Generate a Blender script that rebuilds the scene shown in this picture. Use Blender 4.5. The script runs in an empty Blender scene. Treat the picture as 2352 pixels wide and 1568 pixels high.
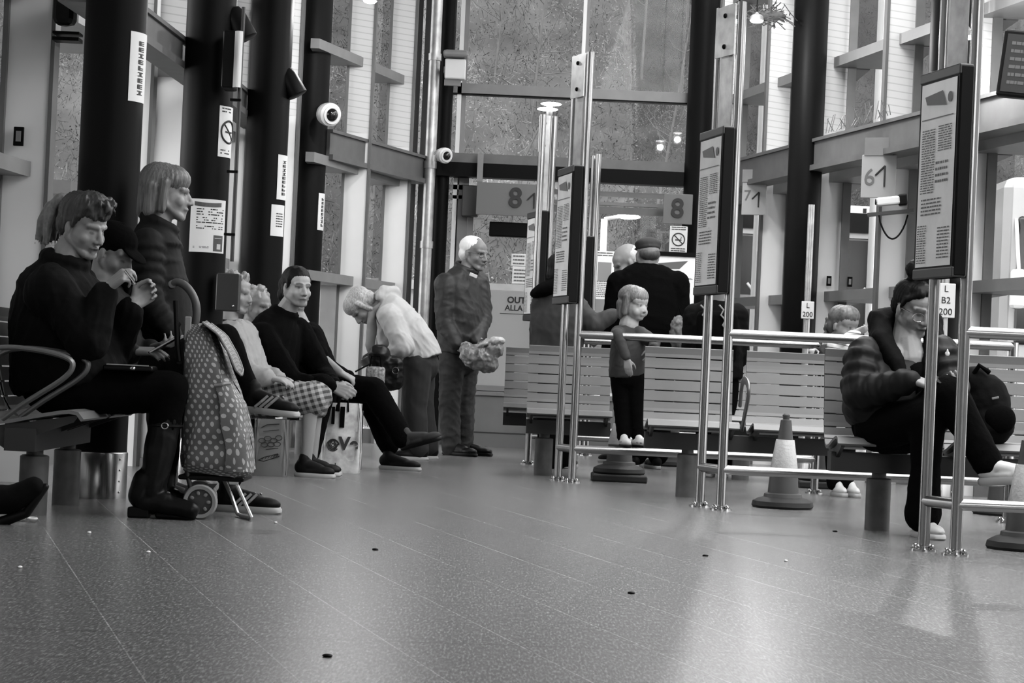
import bpy, math, random
import numpy as np
from mathutils import Vector, Matrix, noise
V = Vector
R = math.radians
random.seed(7)
SC = bpy.context.scene
COL = SC.collection
F = 4900.0            # focal length in pixels of the 2352 x 1568 frame
CAMH = 0.665

# ------------------------------------------------------------------ camera
cam_d = bpy.data.cameras.new('camera'); cam = bpy.data.objects.new('camera', cam_d); COL.objects.link(cam)
cam_d.sensor_width = 36; cam_d.lens = 36 * F / 2352
cam_d.clip_end = 500
CROT = Matrix.Rotation(R(90.772), 4, 'X') @ Matrix.Rotation(R(2.55), 4, 'Z')
cam.matrix_world = Matrix.Translation((0, 0, CAMH)) @ CROT
SC.camera = cam
CR3 = CROT.to_3x3()

def at(px, py, Y):
    d = CR3 @ V(((px - 1176) / F, -(py - 784) / F, -1))
    return V((0, 0, CAMH)) + d * (Y / d.y)

def flr(px, py, z=0.0):
    d = CR3 @ V(((px - 1176) / F, -(py - 784) / F, -1))
    return V((0, 0, CAMH)) + d * ((z - CAMH) / d.z)

# ------------------------------------------------------------------ materials
MATS = {}
def mat(name, g, rough=0.6, metal=0.0, spec=0.4, bump=0.0, bscale=60, var=0.0, vscale=8, tone=None, emit=0, sheen=0, coat=0, stretch=None):
    if name in MATS: return MATS[name]
    m = bpy.data.materials.new(name); m.use_nodes = True
    nt = m.node_tree; b = nt.nodes['Principled BSDF']
    b.inputs['Base Color'].default_value = (g, g, g, 1)
    b.inputs['Roughness'].default_value = rough; b.inputs['Metallic'].default_value = metal
    b.inputs['Specular IOR Level'].default_value = spec
    if sheen: b.inputs['Sheen Weight'].default_value = sheen; b.inputs['Sheen Roughness'].default_value = .5
    if coat: b.inputs['Coat Weight'].default_value = coat; b.inputs['Coat Roughness'].default_value = .2
    if emit:
        b.inputs['Emission Color'].default_value = (1, 1, 1, 1); b.inputs['Emission Strength'].default_value = emit
    tc = nt.nodes.new('ShaderNodeTexCoord'); src = tc.outputs['Object']
    if stretch:
        mp = nt.nodes.new('ShaderNodeMapping'); mp.inputs['Scale'].default_value = stretch
        nt.links.new(src, mp.inputs['Vector']); src = mp.outputs['Vector']
    col = None
    if var:
        n = nt.nodes.new('ShaderNodeTexNoise'); n.inputs['Scale'].default_value = vscale; n.inputs['Detail'].default_value = 5
        nt.links.new(src, n.inputs['Vector'])
        r = nt.nodes.new('ShaderNodeMapRange'); r.inputs['From Min'].default_value = .3; r.inputs['From Max'].default_value = .7
        r.inputs['To Min'].default_value = g * (1 - var); r.inputs['To Max'].default_value = g * (1 + var)
        nt.links.new(n.outputs['Fac'], r.inputs['Value']); col = r.outputs['Result']
    if tone:
        a = nt.nodes.new('ShaderNodeAttribute'); a.attribute_name = tone
        mu = nt.nodes.new('ShaderNodeMath'); mu.operation = 'MULTIPLY'; mu.inputs[1].default_value = g
        if col is not None: nt.links.new(col, mu.inputs[1])
        nt.links.new(a.outputs['Fac'], mu.inputs[0]); col = mu.outputs[0]
    if col is not None: nt.links.new(col, b.inputs['Base Color'])
    if bump:
        n = nt.nodes.new('ShaderNodeTexNoise'); n.inputs['Scale'].default_value = bscale; n.inputs['Detail'].default_value = 6
        nt.links.new(src, n.inputs['Vector'])
        bp = nt.nodes.new('ShaderNodeBump'); bp.inputs['Strength'].default_value = bump; bp.inputs['Distance'].default_value = .01
        nt.links.new(n.outputs['Fac'], bp.inputs['Height']); nt.links.new(bp.outputs['Normal'], b.inputs['Normal'])
    MATS[name] = m
    return m

def nodes(m):
    nt = m.node_tree
    return nt, nt.nodes['Principled BSDF']
def math_node(nt, op, a, b=None, c=None):
    n = nt.nodes.new('ShaderNodeMath'); n.operation = op
    for i, x in enumerate((a, b, c)):
        if x is None: continue
        if isinstance(x, (int, float)): n.inputs[i].default_value = x
        else: nt.links.new(x, n.inputs[i])
    return n.outputs[0]

# ------------------------------------------------------------------ mesh builder
class MB:
    def __init__(s): s.v = []; s.f = []; s.uv = None
    def add(s, vs, fs):
        o = len(s.v); s.v.extend(V(p) for p in vs); s.f.extend(tuple(i + o for i in f) for f in fs); return s
    def box(s, c, size, rot=None):
        hx, hy, hz = (x / 2 for x in size); c = V(c)
        ps = [V((x, y, z)) for x in (-hx, hx) for y in (-hy, hy) for z in (-hz, hz)]
        if rot is not None: ps = [rot @ p for p in ps]
        return s.add([p + c for p in ps], [(0, 1, 3, 2), (4, 6, 7, 5), (0, 4, 5, 1), (2, 3, 7, 6), (0, 2, 6, 4), (1, 5, 7, 3)])
    def rbox(s, c, size, bev, rot=None):
        # box with rounded vertical section: lofted, chamfered on all edges
        hx, hy, hz = (x / 2 for x in size); c = V(c); b = min(bev, hx * .99, hy * .99, hz * .99)
        rings = []
        for z, k in ((-hz, b), (-hz + b * .3, b * .3), (-hz + b, 0), (hz - b, 0), (hz - b * .3, b * .3), (hz, b)):
            x, y = hx - k, hy - k; q = b * .6
            ring = [V(p) for p in ((x, -y + q, z), (x, y - q, z), (x - q, y, z), (-x + q, y, z), (-x, y - q, z), (-x, -y + q, z), (-x + q, -y, z), (x - q, -y, z))]
            if rot is not None: ring = [rot @ p for p in ring]
            rings.append([p + c for p in ring])
        return s.loft(rings)
    def loft(s, rings, caps=True, closed=True):
        n = len(rings[0]); o = len(s.v); fs = []
        for i in range(len(rings) - 1):
            for j in range(n if closed else n - 1):
                k = (j + 1) % n
                fs.append((i * n + j, i * n + k, (i + 1) * n + k, (i + 1) * n + j))
        if caps:
            fs.append(tuple(range(n - 1, -1, -1))); fs.append(tuple((len(rings) - 1) * n + j for j in range(n)))
        return s.add([p for r in rings for p in r], fs)
    def tube(s, pts, r, n=10, caps=True, flat=None, closed=False):
        pts = [V(p) for p in pts]; m = len(pts)
        rs = r if isinstance(r, (list, tuple)) else [r] * m
        rings = []; nrm = None
        for i in range(m):
            if closed: t = pts[(i + 1) % m] - pts[i - 1]
            else: t = pts[min(i + 1, m - 1)] - pts[max(i - 1, 0)]
            t.normalize()
            if nrm is None:
                a = V((0, 0, 1)) if abs(t.z) < .9 else V((1, 0, 0))
                nrm = (a - t * a.dot(t)).normalized()
            else: nrm = (nrm - t * nrm.dot(t)).normalized()
            b = t.cross(nrm); fx, fy = flat or (1, 1)
            rings.append([pts[i] + (nrm * math.cos(2 * math.pi * k / n) * fx + b * math.sin(2 * math.pi * k / n) * fy) * rs[i] for k in range(n)])
        if closed: rings.append(rings[0]); caps = False
        return s.loft(rings, caps)
    def cone(s, p0, r0, p1, r1, n=14):
        # round cone: spherical ends
        p0, p1 = V(p0), V(p1); d = p1 - p0; L = d.length
        if L < 1e-6: return s.ell(p0, (r0, r0, r0))
        d.normalize(); a = V((0, 0, 1)) if abs(d.z) < .9 else V((1, 0, 0))
        x = (a - d * a.dot(d)).normalized(); y = d.cross(x); rings = []
        for k in range(1, 5):
            t = math.pi / 2 * k / 4; rings.append((p0 - d * r0 * math.cos(t), r0 * math.sin(t)))
        for k in range(0, 4):
            t = math.pi / 2 * k / 4; rings.append((p1 + d * r1 * math.sin(t), r1 * math.cos(t)))
        return s.loft([[c + (x * math.cos(2 * math.pi * k / n) + y * math.sin(2 * math.pi * k / n)) * r for k in range(n)] for c, r in rings])
    def chain(s, pts, rs):
        for i in range(len(pts) - 1): s.cone(pts[i], rs[i], pts[i + 1], rs[i + 1])
        return s
    def ell(s, c, rad, rot=None, n=16, m=10):
        c = V(c); rings = []
        for i in range(1, m):
            t = math.pi * i / m - math.pi / 2
            ring = [V((rad[0] * math.cos(t) * math.cos(2 * math.pi * k / n), rad[1] * math.cos(t) * math.sin(2 * math.pi * k / n), rad[2] * math.sin(t))) for k in range(n)]
            rings.append([(rot @ p if rot is not None else p) + c for p in ring])
        return s.loft(rings)
    def lathe(s, prof, c=(0, 0, 0), n=24, axis=None):
        c = V(c); rot = axis if axis is not None else Matrix.Identity(3)
        return s.loft([[c + rot @ V((r * math.cos(2 * math.pi * k / n), r * math.sin(2 * math.pi * k / n), z)) for k in range(n)] for r, z in prof])
    def prism(s, poly, a, b):
        # polygon of 3D points extruded from offset a to offset b (vectors)
        n = len(poly); a, b = V(a), V(b)
        return s.add([V(p) + a for p in poly] + [V(p) + b for p in poly],
                     [tuple(range(n - 1, -1, -1)), tuple(range(n, 2 * n))] + [(i, (i + 1) % n, n + (i + 1) % n, n + i) for i in range(n)])
    def quad(s, a, b, c, d): return s.add([a, b, c, d], [(0, 1, 2, 3)])
    def grid(s, fn, nu, nv, uvfn=None):
        o = len(s.v)
        s.v.extend(V(fn(i / nu, j / nv)) for j in range(nv + 1) for i in range(nu + 1))
        for j in range(nv):
            for i in range(nu):
                a = o + j * (nu + 1) + i; s.f.append((a, a + 1, a + nu + 2, a + nu + 1))
        if uvfn:
            if s.uv is None: s.uv = {}
            for j in range(nv + 1):
                for i in range(nu + 1): s.uv[o + j * (nu + 1) + i] = uvfn(i / nu, j / nv)
        return s

def lnk(name, me, parent=None):
    o = bpy.data.objects.new(name, me); COL.objects.link(o)
    if parent: o.parent = parent
    return o
def root_off(p):
    off = V((0, 0, 0))
    while p is not None:
        off += V(p.location); p = p.parent
    return off
def build(name, mb, m, parent=None, smooth=False, world=True, bev=0):
    """link the builder as ONE mesh object; vertices are given in world space and stored relative to the parent"""
    off = root_off(parent) if (world and parent) else V((0, 0, 0))
    base = V((0, 0, 0))
    if parent is None and mb.v:
        xs = [p.x for p in mb.v]; ys = [p.y for p in mb.v]
        base = V(((min(xs) + max(xs)) / 2, (min(ys) + max(ys)) / 2, min(p.z for p in mb.v)))
    me = bpy.data.meshes.new(name)
    me.from_pydata([tuple(p - off - base) for p in mb.v], [], mb.f)
    if mb.uv:
        ul = me.uv_layers.new(name='UVMap')
        for l in me.loops: ul.data[l.index].uv = mb.uv.get(l.vertex_index, (0, 0))
    me.materials.append(m); me.update()
    if smooth:
        me.polygons.foreach_set('use_smooth', [True] * len(me.polygons))
        try: me.set_sharp_from_angle(angle=R(42))
        except Exception: pass
    o = lnk(name, me, parent); o.location = base
    if bev:
        md = o.modifiers.new('bevel', 'BEVEL'); md.width = bev; md.segments = 2; md.limit_method = 'ANGLE'
    return o
def tag(o, label=None, cat=None, group=None, kind=None):
    if label: o['label'] = label
    if cat: o['category'] = cat
    if group: o['group'] = group
    if kind: o['kind'] = kind
    return o
def struct(name, mb, m, parent=None, **k):
    o = build(name, mb, m, parent, **k)
    if parent is None: o['kind'] = 'structure'
    return o
def empty(name, loc, label=None, cat=None, group=None, kind=None):
    o = bpy.data.objects.new(name, None); COL.objects.link(o); o.location = loc; o.empty_display_size = .1
    return tag(o, label, cat, group, kind)
def copy_tree(o, parent=None):
    c = o.copy(); COL.objects.link(c)
    if parent: c.parent = parent
    for ch in list(o.children): copy_tree(ch, c)
    return c

# ---- organic pieces: overlapping closed shapes fused to one continuous surface
PENDING = []
def blob(name, mb, m, parent, voxel=.01, it=2, post=None, fac=.5):
    o = build(name, mb, m, parent)
    md = o.modifiers.new('fuse', 'REMESH'); md.mode = 'VOXEL'; md.voxel_size = voxel; md.use_smooth_shade = True
    sm = o.modifiers.new('smooth', 'SMOOTH'); sm.factor = fac; sm.iterations = it
    PENDING.append((o, m, post)); return o
def bake_all():
    bpy.context.view_layer.update()
    dg = bpy.context.evaluated_depsgraph_get()
    done = []
    for o, m, post in PENDING:
        me = bpy.data.meshes.new_from_object(o.evaluated_get(dg)); done.append(me)
    for (o, m, post), me in zip(PENDING, done):
        o.modifiers.clear(); o.data = me
        me.materials.clear(); me.materials.append(m)
        n = len(me.vertices)
        if post and n:
            co = np.empty(n * 3, dtype=np.float32); me.vertices.foreach_get('co', co); co = co.reshape(-1, 3)
            no = np.empty(n * 3, dtype=np.float32); me.vertex_normals.foreach_get('vector', no); no = no.reshape(-1, 3)
            w = co + np.array(root_off(o), dtype=np.float32)
            r = post(w, no, me)
            if r is not None:
                co = co + no * r[:, None]; me.vertices.foreach_set('co', co.astype(np.float32).ravel())
        me.polygons.foreach_set('use_smooth', [True] * len(me.polygons)); me.update()
    PENDING.clear()
    for o in TEXTS:     # lettering becomes plain mesh
        me = bpy.data.meshes.new_from_object(o.evaluated_get(dg)); nm = o.name; n = lnk('x', me, o.parent)
        n.location = o.location; n.rotation_euler = o.rotation_euler; bpy.data.objects.remove(o); n.name = nm
    TEXTS.clear()
def smooth_path(pts, n=5):
    P = [V(p) for p in pts]; out = []
    for i in range(len(P) - 1):
        a, b, c, d = P[max(i - 1, 0)], P[i], P[i + 1], P[min(i + 2, len(P) - 1)]
        for k in range(n):
            t = k / n; out.append(.5 * ((2 * b) + (c - a) * t + (2 * a - 5 * b + 4 * c - d) * t * t + (3 * b - a - 3 * c + d) * t ** 3))
    return out + [P[-1]]
def build_multi(name, parts, parent=None):
    # one mesh, several materials: a printed surface
    mb = MB(); idx = []
    for k, (q, m) in enumerate(parts):
        mb.add(q.v, q.f); idx += [k] * len(q.f)
    o = build(name, mb, parts[0][1], parent)
    for q, m in parts[1:]: o.data.materials.append(m)
    if len(o.data.polygons) == len(idx): o.data.polygons.foreach_set('material_index', idx)
    return o
def folds(amp=.006, k=28, seed=1, vert=.5):
    rs = np.random.RandomState(seed); k = k * 2.1; amp = amp * .8
    ks = rs.normal(size=(9, 3)); ks[:, 2] *= (1.4 - vert); ks /= np.linalg.norm(ks, axis=1)[:, None]
    ph = rs.uniform(0, 6.28, 9); sc = rs.uniform(.5, 1.5, 9)
    def fn(w, no, me):
        warp = .06 * np.sin(w[:, [1, 2, 0]] * 9 + seed) + .03 * np.sin(w[:, [2, 0, 1]] * 17 + 2 * seed)
        q = w + warp; d = np.zeros(len(w))
        for i in range(9): d += (1 - np.abs(np.sin(q @ ks[i] * k * sc[i] * .5 + ph[i]))) ** 2.2 - .25
        return (amp * d / 3).astype(np.float32)
    return fn
TEXTS = []
def letters(txt, size, m, name, loc, rot, parent=None, ext=.001, bold=0):
    cu = bpy.data.curves.new(name, 'FONT'); cu.body = txt; cu.size = size; cu.extrude = ext; cu.align_x = 'CENTER'; cu.align_y = 'CENTER'; cu.offset = bold
    cu.materials.append(m)
    o = lnk(name, cu, parent); TEXTS.append(o); o.location = V(loc) - (root_off(parent) if parent else V((0, 0, 0))); o.rotation_euler = rot
    return o

# ------------------------------------------------------------------ palette
M_white = mat('painted_panel', .57, .5, var=.04, vscale=2)
M_dark = mat('dark_paint', .002, .5, spec=.06)
M_col = mat('column_paint', .002, .5, spec=.07, var=.15, vscale=3)
M_mull = mat('mullion_grey', .085, .45, metal=.0, var=.1)
M_mulldark = mat('mullion_dark', .02, .5)
M_ledge = mat('ledge_grey', .14, .45, var=.08)
M_steel = mat('brushed_steel', .25, .25, metal=1.0, bump=.05, bscale=200, stretch=(1, 1, .05))
M_zinc = mat('galvanised_steel', .36, .42, metal=.8, var=.25, vscale=12)
M_slat = mat('bench_enamel', .115, .38, spec=.5, var=.05)
M_benchdark = mat('bench_frame', .015, .45)
M_ped = mat('bench_pedestal', .055, .55, var=.3, vscale=14)
M_paper = mat('white_paper', .52, .6)
M_print = mat('black_print', .008, .6)
M_printg = mat('grey_print', .09, .6)
M_case = mat('case_frame', .0025, .5, spec=.08)
M_caserail = mat('case_end_rail', .018, .45)
M_sign = mat('sign_grey', .09, .5)
M_signlight = mat('sign_pale', .26, .5)
M_skin = mat('skin', .17, .5, spec=.35, tone='tone', bump=.06, bscale=220)
M_black = mat('black_cloth', .0018, .95, spec=.03, bump=.25, bscale=90)
M_coat = mat('dark_coat', .002, .85, spec=.07, bump=.2, bscale=50)
M_coat2 = mat('charcoal_coat', .005, .75, spec=.1, bump=.15, bscale=40)
M_grey = mat('grey_cloth', .015, .8, spec=.2, bump=.2, bscale=60)
M_denim = mat('worn_trousers', .032, .85, spec=.15, bump=.2, bscale=40, var=.2)
M_light = mat('pale_cloth', .19, .7, spec=.25, bump=.15, bscale=30)
M_leather = mat('black_leather', .002, .42, spec=.18, bump=.08, bscale=30)
M_shoeblk = mat('black_shoe', .003, .6, spec=.1)
M_shoewht = mat('white_shoe', .38, .5)
M_sole = mat('pale_sole', .24, .6)
M_hairdk = mat('dark_hair', .003, .6, spec=.12)
M_hairbr = mat('brown_hair', .04, .5, spec=.4, var=.35, vscale=40, stretch=(3, 3, .3))
M_hairbl = mat('fair_hair', .16, .5, spec=.4, var=.4, vscale=40, stretch=(3, 3, .3))
M_hairgr = mat('silver_hair', .36, .5, spec=.4, var=.2, vscale=50, stretch=(3, 3, .3))
M_plastic = mat('black_plastic', .003, .45, spec=.12)
M_whiteplas = mat('white_plastic', .48, .35)
M_chrome = mat('chrome', .42, .15, metal=1.0)
M_rubber = mat('tyre_rubber', .2, .8)
M_lens = mat('dark_lens', .006, .12, spec=.4)
M_lit = mat('lit_lamp', .8, .5, emit=9)
# ------------------------------------------------------------------ special materials
def floor_mat():
    m = mat('floor_vinyl', .2, .27, spec=.5); nt, b = nodes(m); L = nt.links
    tc = nt.nodes.new('ShaderNodeTexCoord'); sep = nt.nodes.new('ShaderNodeSeparateXYZ'); L.new(tc.outputs['Object'], sep.inputs[0])
    x, y = sep.outputs[0], sep.outputs[1]
    # welded seams run along the lanes, turned 15 degrees; sheet width a third of a metre
    t = math_node(nt, 'ADD', math_node(nt, 'MULTIPLY', x, 1 / .331), math_node(nt, 'MULTIPLY', y, .276 / .331))
    fr = math_node(nt, 'FRACT', math_node(nt, 'ADD', t, FLOOR_PHASE))
    d = math_node(nt, 'ABSOLUTE', math_node(nt, 'SUBTRACT', fr, .5))
    seam = math_node(nt, 'LESS_THAN', d, .0065)
    wear = nt.nodes.new('ShaderNodeTexNoise'); wear.inputs['Scale'].default_value = 2.2; L.new(tc.outputs['Object'], wear.inputs['Vector'])
    seam = math_node(nt, 'MULTIPLY', seam, math_node(nt, 'SUBTRACT', math_node(nt, 'MULTIPLY', wear.outputs['Fac'], 1.6), .15))
    fy = math_node(nt, 'FRACT', math_node(nt, 'MULTIPLY', math_node(nt, 'ADD', math_node(nt, 'ADD', y, 8.2 - 5.17 - .16), math_node(nt, 'MULTIPLY', x, -.08)), 1 / 8.0))
    dy = math_node(nt, 'LESS_THAN', math_node(nt, 'ABSOLUTE', math_node(nt, 'SUBTRACT', math_node(nt, 'FRACT', math_node(nt, 'ADD', fy, .5)), .5)), .0009)
    n1 = nt.nodes.new('ShaderNodeTexNoise'); n1.inputs['Scale'].default_value = 420; n1.inputs['Detail'].default_value = 2; L.new(tc.outputs['Object'], n1.inputs['Vector'])
    n2 = nt.nodes.new('ShaderNodeTexNoise'); n2.inputs['Scale'].default_value = 1.4; n2.inputs['Detail'].default_value = 6; L.new(tc.outputs['Object'], n2.inputs['Vector'])
    mp = nt.nodes.new('ShaderNodeMapping'); mp.inputs['Scale'].default_value = (170, 26, 1); L.new(tc.outputs['Object'], mp.inputs['Vector'])
    n3 = nt.nodes.new('ShaderNodeTexNoise'); n3.inputs['Scale'].default_value = 1; n3.inputs['Detail'].default_value = 3; L.new(mp.outputs['Vector'], n3.inputs['Vector'])
    g = math_node(nt, 'MULTIPLY', math_node(nt, 'SUBTRACT', n1.outputs['Fac'], .5), .2)
    g = math_node(nt, 'ADD', g, math_node(nt, 'MULTIPLY', math_node(nt, 'SUBTRACT', n3.outputs['Fac'], .5), .34))
    g = math_node(nt, 'ADD', g, math_node(nt, 'MULTIPLY', math_node(nt, 'SUBTRACT', n2.outputs['Fac'], .5), .03))
    g = math_node(nt, 'ADD', g, .102)
    g = math_node(nt, 'ADD', g, math_node(nt, 'MULTIPLY', math_node(nt, 'MAXIMUM', seam, 0), .11))
    g = math_node(nt, 'SUBTRACT', g, math_node(nt, 'MULTIPLY', dy, .06))
    g = math_node(nt, 'MAXIMUM', g, .02)
    L.new(g, b.inputs['Base Color'])
    bp = nt.nodes.new('ShaderNodeBump'); bp.inputs['Strength'].default_value = .12; bp.inputs['Distance'].default_value = .004
    L.new(n1.outputs['Fac'], bp.inputs['Height']); L.new(bp.outputs['Normal'], b.inputs['Normal'])
    return m
FLOOR_PHASE = -.09
M_floor = floor_mat()
def glass_mat():
    m = bpy.data.materials.new('clear_glass'); m.use_nodes = True; nt = m.node_tree
    for n in list(nt.nodes): nt.nodes.remove(n)
    o = nt.nodes.new('ShaderNodeOutputMaterial'); mx = nt.nodes.new('ShaderNodeMixShader'); t = nt.nodes.new('ShaderNodeBsdfTransparent'); g = nt.nodes.new('ShaderNodeBsdfGlossy')
    t.inputs['Color'].default_value = (.82, .82, .82, 1); g.inputs['Roughness'].default_value = .02
    mx.inputs[0].default_value = .008
    nt.links.new(t.outputs[0], mx.inputs[1]); nt.links.new(g.outputs[0], mx.inputs[2]); nt.links.new(mx.outputs[0], o.inputs[0])
    return m
M_glass = glass_mat()
def striped(name, g, k, amt, rough=.5):
    m = mat(name, g, rough); nt, b = nodes(m)
    tc = nt.nodes.new('ShaderNodeTexCoord'); sep = nt.nodes.new('ShaderNodeSeparateXYZ'); nt.links.new(tc.outputs['Object'], sep.inputs[0])
    f = math_node(nt, 'FRACT', math_node(nt, 'MULTIPLY', math_node(nt, 'ADD', sep.outputs[2], math_node(nt, 'MULTIPLY', sep.outputs[0], .12)), k))
    line = math_node(nt, 'LESS_THAN', f, .16)
    nt.links.new(math_node(nt, 'SUBTRACT', g, math_node(nt, 'MULTIPLY', line, amt)), b.inputs['Base Color'])
    return m
M_plank = striped('boarded_panel', .5, 20, .12)

# ------------------------------------------------------------------ floor, ground
struct('floor', MB().box((2, 8.2, -.05), (22, 20.6, .1)), M_floor)
struct('ground', MB().box((5, 45, -.12), (90, 53, .1)), mat('tarmac', .2, .8, var=.2, vscale=3))
ZT = 4.7

# ------------------------------------------------------------------ sawtooth glazed walls
cnt = [0]
def tooth(Y, xg, xm0, xm1, xc, yref, side, levels, dirn, depth, lab=None, split=2.5, thick=.05):
    X = lambda px: at(px, yref, Y).x
    w0, w1 = sorted((X(xm1), X(xc)))
    g0, g1 = sorted((X(xg), X(xm0)))
    m0, m1 = sorted((X(xm0), X(xm1)))
    cnt[0] += 1; i = cnt[0]
    nm = 'wall_left' if side < 0 else 'wall_right'
    p = struct(nm, MB().box(((w0 + w1) / 2, Y + thick / 2, split / 2), (w1 - w0, thick, split)), M_white)
    struct(nm, MB().box(((w0 + w1) / 2, Y + thick / 2, (ZT + split) / 2), (w1 - w0, thick, ZT - split)), M_plank)
    fr = MB().box(((m0 + m1) / 2, Y + .01, ZT / 2), (m1 - m0, .09, ZT))
    # slim edge trim on the outer corner
    fr.box((X(xc) + side * .012 * -1, Y + .05, ZT / 2), (.02, .12, ZT))
    fr.box(((g0 + g1) / 2, Y + .02, .06), (g1 - g0, .05, .12))
    f = struct('window_%d' % i, fr, M_mull)
    pane = build('pane', MB().box(((g0 + g1) / 2, Y + .025, ZT / 2), (g1 - g0, .012, ZT - .02)), M_glass, f)
    # deep triangular transom ledges filling the notch
    xa = X(xc) + side * .07; xb = X(xg)
    for k, z in enumerate(levels):
        A1 = V((xa, Y - .003, z)); A2 = V((xa + side * .015, Y - .06, z)); Cc = V((xa - dirn * depth, Y - depth, z)); B = V((xb, Y - .003, z))
        B2 = V((xb, Y - depth, z))
        poly = [B, A1, A2, Cc, B2]
        if (Cc.x - xb) * side > 0: poly = [B, A1, A2, V((xb, Y - .003 - abs((xa - xb) / max(dirn, .02) * 1.0), z))] if dirn != 0 else poly
        struct('trim_%d' % i, MB().prism(poly, (0, 0, 0), (0, 0, .075)), M_ledge)
    # return pane running back to the next tooth
    xn = X(xg)
    q = MB().prism([V((X(xc), Y + .06, 0)), V((xn, Y + depth, 0)), V((xn, Y + depth + .012, 0)), V((X(xc), Y + .072, 0))], (0, 0, 0), (0, 0, ZT))
    build('pane', q, M_glass, f)

struct('wall_left', MB().box((-2.8, 3.78, 2.35), (.12, 13.7, 4.7)), M_white)  # unseen near stretch of the left wall, added solid to block side light
struct('wall_right', MB().box((5.15, 3.6, 1.7), (.12, 12.0, 3.4), Matrix.Rotation(R(12.3), 3, 'Z')), M_white)  # unseen solid slab along the glazed line, added to block front-right light
LV = (1.28, 2.17, 3.03, 3.9)
tooth(10.6, -190, 4, 16, 112, 200, -1, (1.52, 2.43, 3.3), .1, 1.3, thick=.05)
tooth(12.6, 118, 205, 214, 345, 200, -1, (1.50, 2.42, 3.3), .1, 1.2)
tooth(13.7, 330, 348, 358, 433, 200, -1, (1.44, 2.45, 3.3), .1, 1.0)
tooth(14.9, 440, 515, 523, 568, 200, -1, LV, .15, 1.0)
tooth(16.0, 576, 636, 643, 684, 200, -1, LV, .2, .9)
tooth(17.0, 735, 795, 801, 852, 200, -1, LV, .3, .9)
tooth(17.95, 855, 890, 896, 947, 200, -1, LV, .3, .9)
# right hand side
for k in range(-2, 5):
    Y = 15.9 - 1.2 * k; Xc = 2.345 + .262 * k
    # corner pixel at the reference row
    pxc = 1156 + Xc / Y * F; s = F / Y
    tooth(Y, pxc + .62 * s, pxc + .235 * s, pxc + .175 * s, pxc, 500, 1, LV, -.218, 1.15)

# transom beams between the columns
def beam(name, p, q, z0, z1, th, m=M_ledge):
    d = (q - p); L = d.length; a = math.atan2(d.y, d.x); rot = Matrix.Rotation(a, 3, 'Z'); c = (p + q) / 2
    mb = MB().box((c.x, c.y, (z0 + z1) / 2), (L, th, z1 - z0), rot)
    mb.box((c.x, c.y, z0 - .02), (L, th * 1.5, .04), rot); mb.box((c.x, c.y, z1 + .012), (L, th * 1.35, .024), rot)
    return struct(name, mb, m)
M_beam = mat('beam_grey', .07, .5, var=.15)
BZ0, BZ1 = 2.26, 2.43
c4 = at(742, 320, 16.4); cL = at(968, 380, 18.25)
beam('trim_20', V((c4.x, c4.y, 0)), V((cL.x, cL.y, 0)), BZ0, BZ1, .12, M_beam)
RC = [(1.53, 18.2), (2.10, 15.7), (2.66, 13.35), (3.2, 11.0)]
for i in range(3):
    beam('trim_%d' % (21 + i), V((RC[i][0] + .08, RC[i][1], 0)), V((RC[i + 1][0] + .08, RC[i + 1][1], 0)), BZ0, BZ1, .12, M_beam)
LCs = [at(258, 240, 9.8), at(477, 240, 12.0), at(617, 240, 14.2), at(713, 240, 16.4)]
for i in range(3):
    beam('trim_%d' % (25 + i), V((LCs[i].x - .2, LCs[i].y, 0)), V((LCs[i + 1].x - .2, LCs[i + 1].y, 0)), BZ0 + .05, BZ1, .1, M_beam)

# ------------------------------------------------------------------ round columns
def column(x, y, r, lab):
    root = empty('column', (x, y, 0), lab, 'column', 'round columns', 'structure')
    build('shaft', MB().lathe([(r, 0), (r, .55), (r, 2.2), (r, ZT)], (x, y, 0), 40), M_col, root, smooth=True)
    k = MB().lathe([(r + .006, .0), (r + .006, .205), (r + .002, .21)], (x, y, 0), 40)
    build('kick_plate', k, M_steel, root, smooth=True)
    rv = MB()
    for a in (R(195), R(330)):
        for z in (.03, .08, .13, .18): rv.ell((x + (r + .006) * math.cos(a), y + (r + .006) * math.sin(a), z), (.005, .005, .005), n=6, m=5)
    build('rivets', rv, M_zinc, root)
    return root
names_l = ['thick dark round column nearest the left bench', 'second dark round column on the left, with poster and riser pipe', 'third dark round column on the left, with two notices', 'fourth dark round column on the left, carrying a dome camera']
for p, l in zip(LCs, names_l): column(p.x, p.y, .14, l)
for (x, y), l in zip(RC, ['dark round column at the end wall beside the number 8 sign', 'dark round column in the middle of the right glazing', 'dark round column behind the nearest timetable case', 'x']):
    if l != 'x': column(x, y, .125, l)

# ------------------------------------------------------------------ end wall
YE = 18.4
E = lambda px, py: at(px, py, YE)
def vpost(name, px, py, w, m, dy=0, z0=0, z1=ZT, d=.08):
    x = at(px, py, YE + dy).x
    return struct(name, MB().box((x, YE + dy, (z0 + z1) / 2), (w, d, z1 - z0)), m)
vpost('trim_30', 957, 200, .06, M_mulldark); vpost('trim_31', 978, 200, .05, M_mulldark)
xs = at(996, 200, YE - .25).x
pipe = MB().tube([(xs, YE - .25, 0), (xs, YE - .25, ZT)], .048, 14)
for z in (.6, 1.7, 2.38, 3.3): pipe.lathe([(.056, -.03), (.056, .03)], (xs, YE - .25, z), 14)
struct('trim_32', pipe, M_zinc, smooth=True)
xd = at(1025, 200, YE - .1).x
struct('trim_33', MB().tube([(xd, YE - .1, 0), (xd, YE - .1, ZT)], .062, 16), M_dark, smooth=True)
vpost('trim_34', 1063, 50, .035, M_white, .0); vpost('trim_35', 1072, 50, .05, M_ledge, .05)
vpost('trim_36', 1343, 50, .03, M_white, .0, 2.4); vpost('trim_37', 1349, 50, .04, M_ledge, .05, 2.4)
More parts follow.
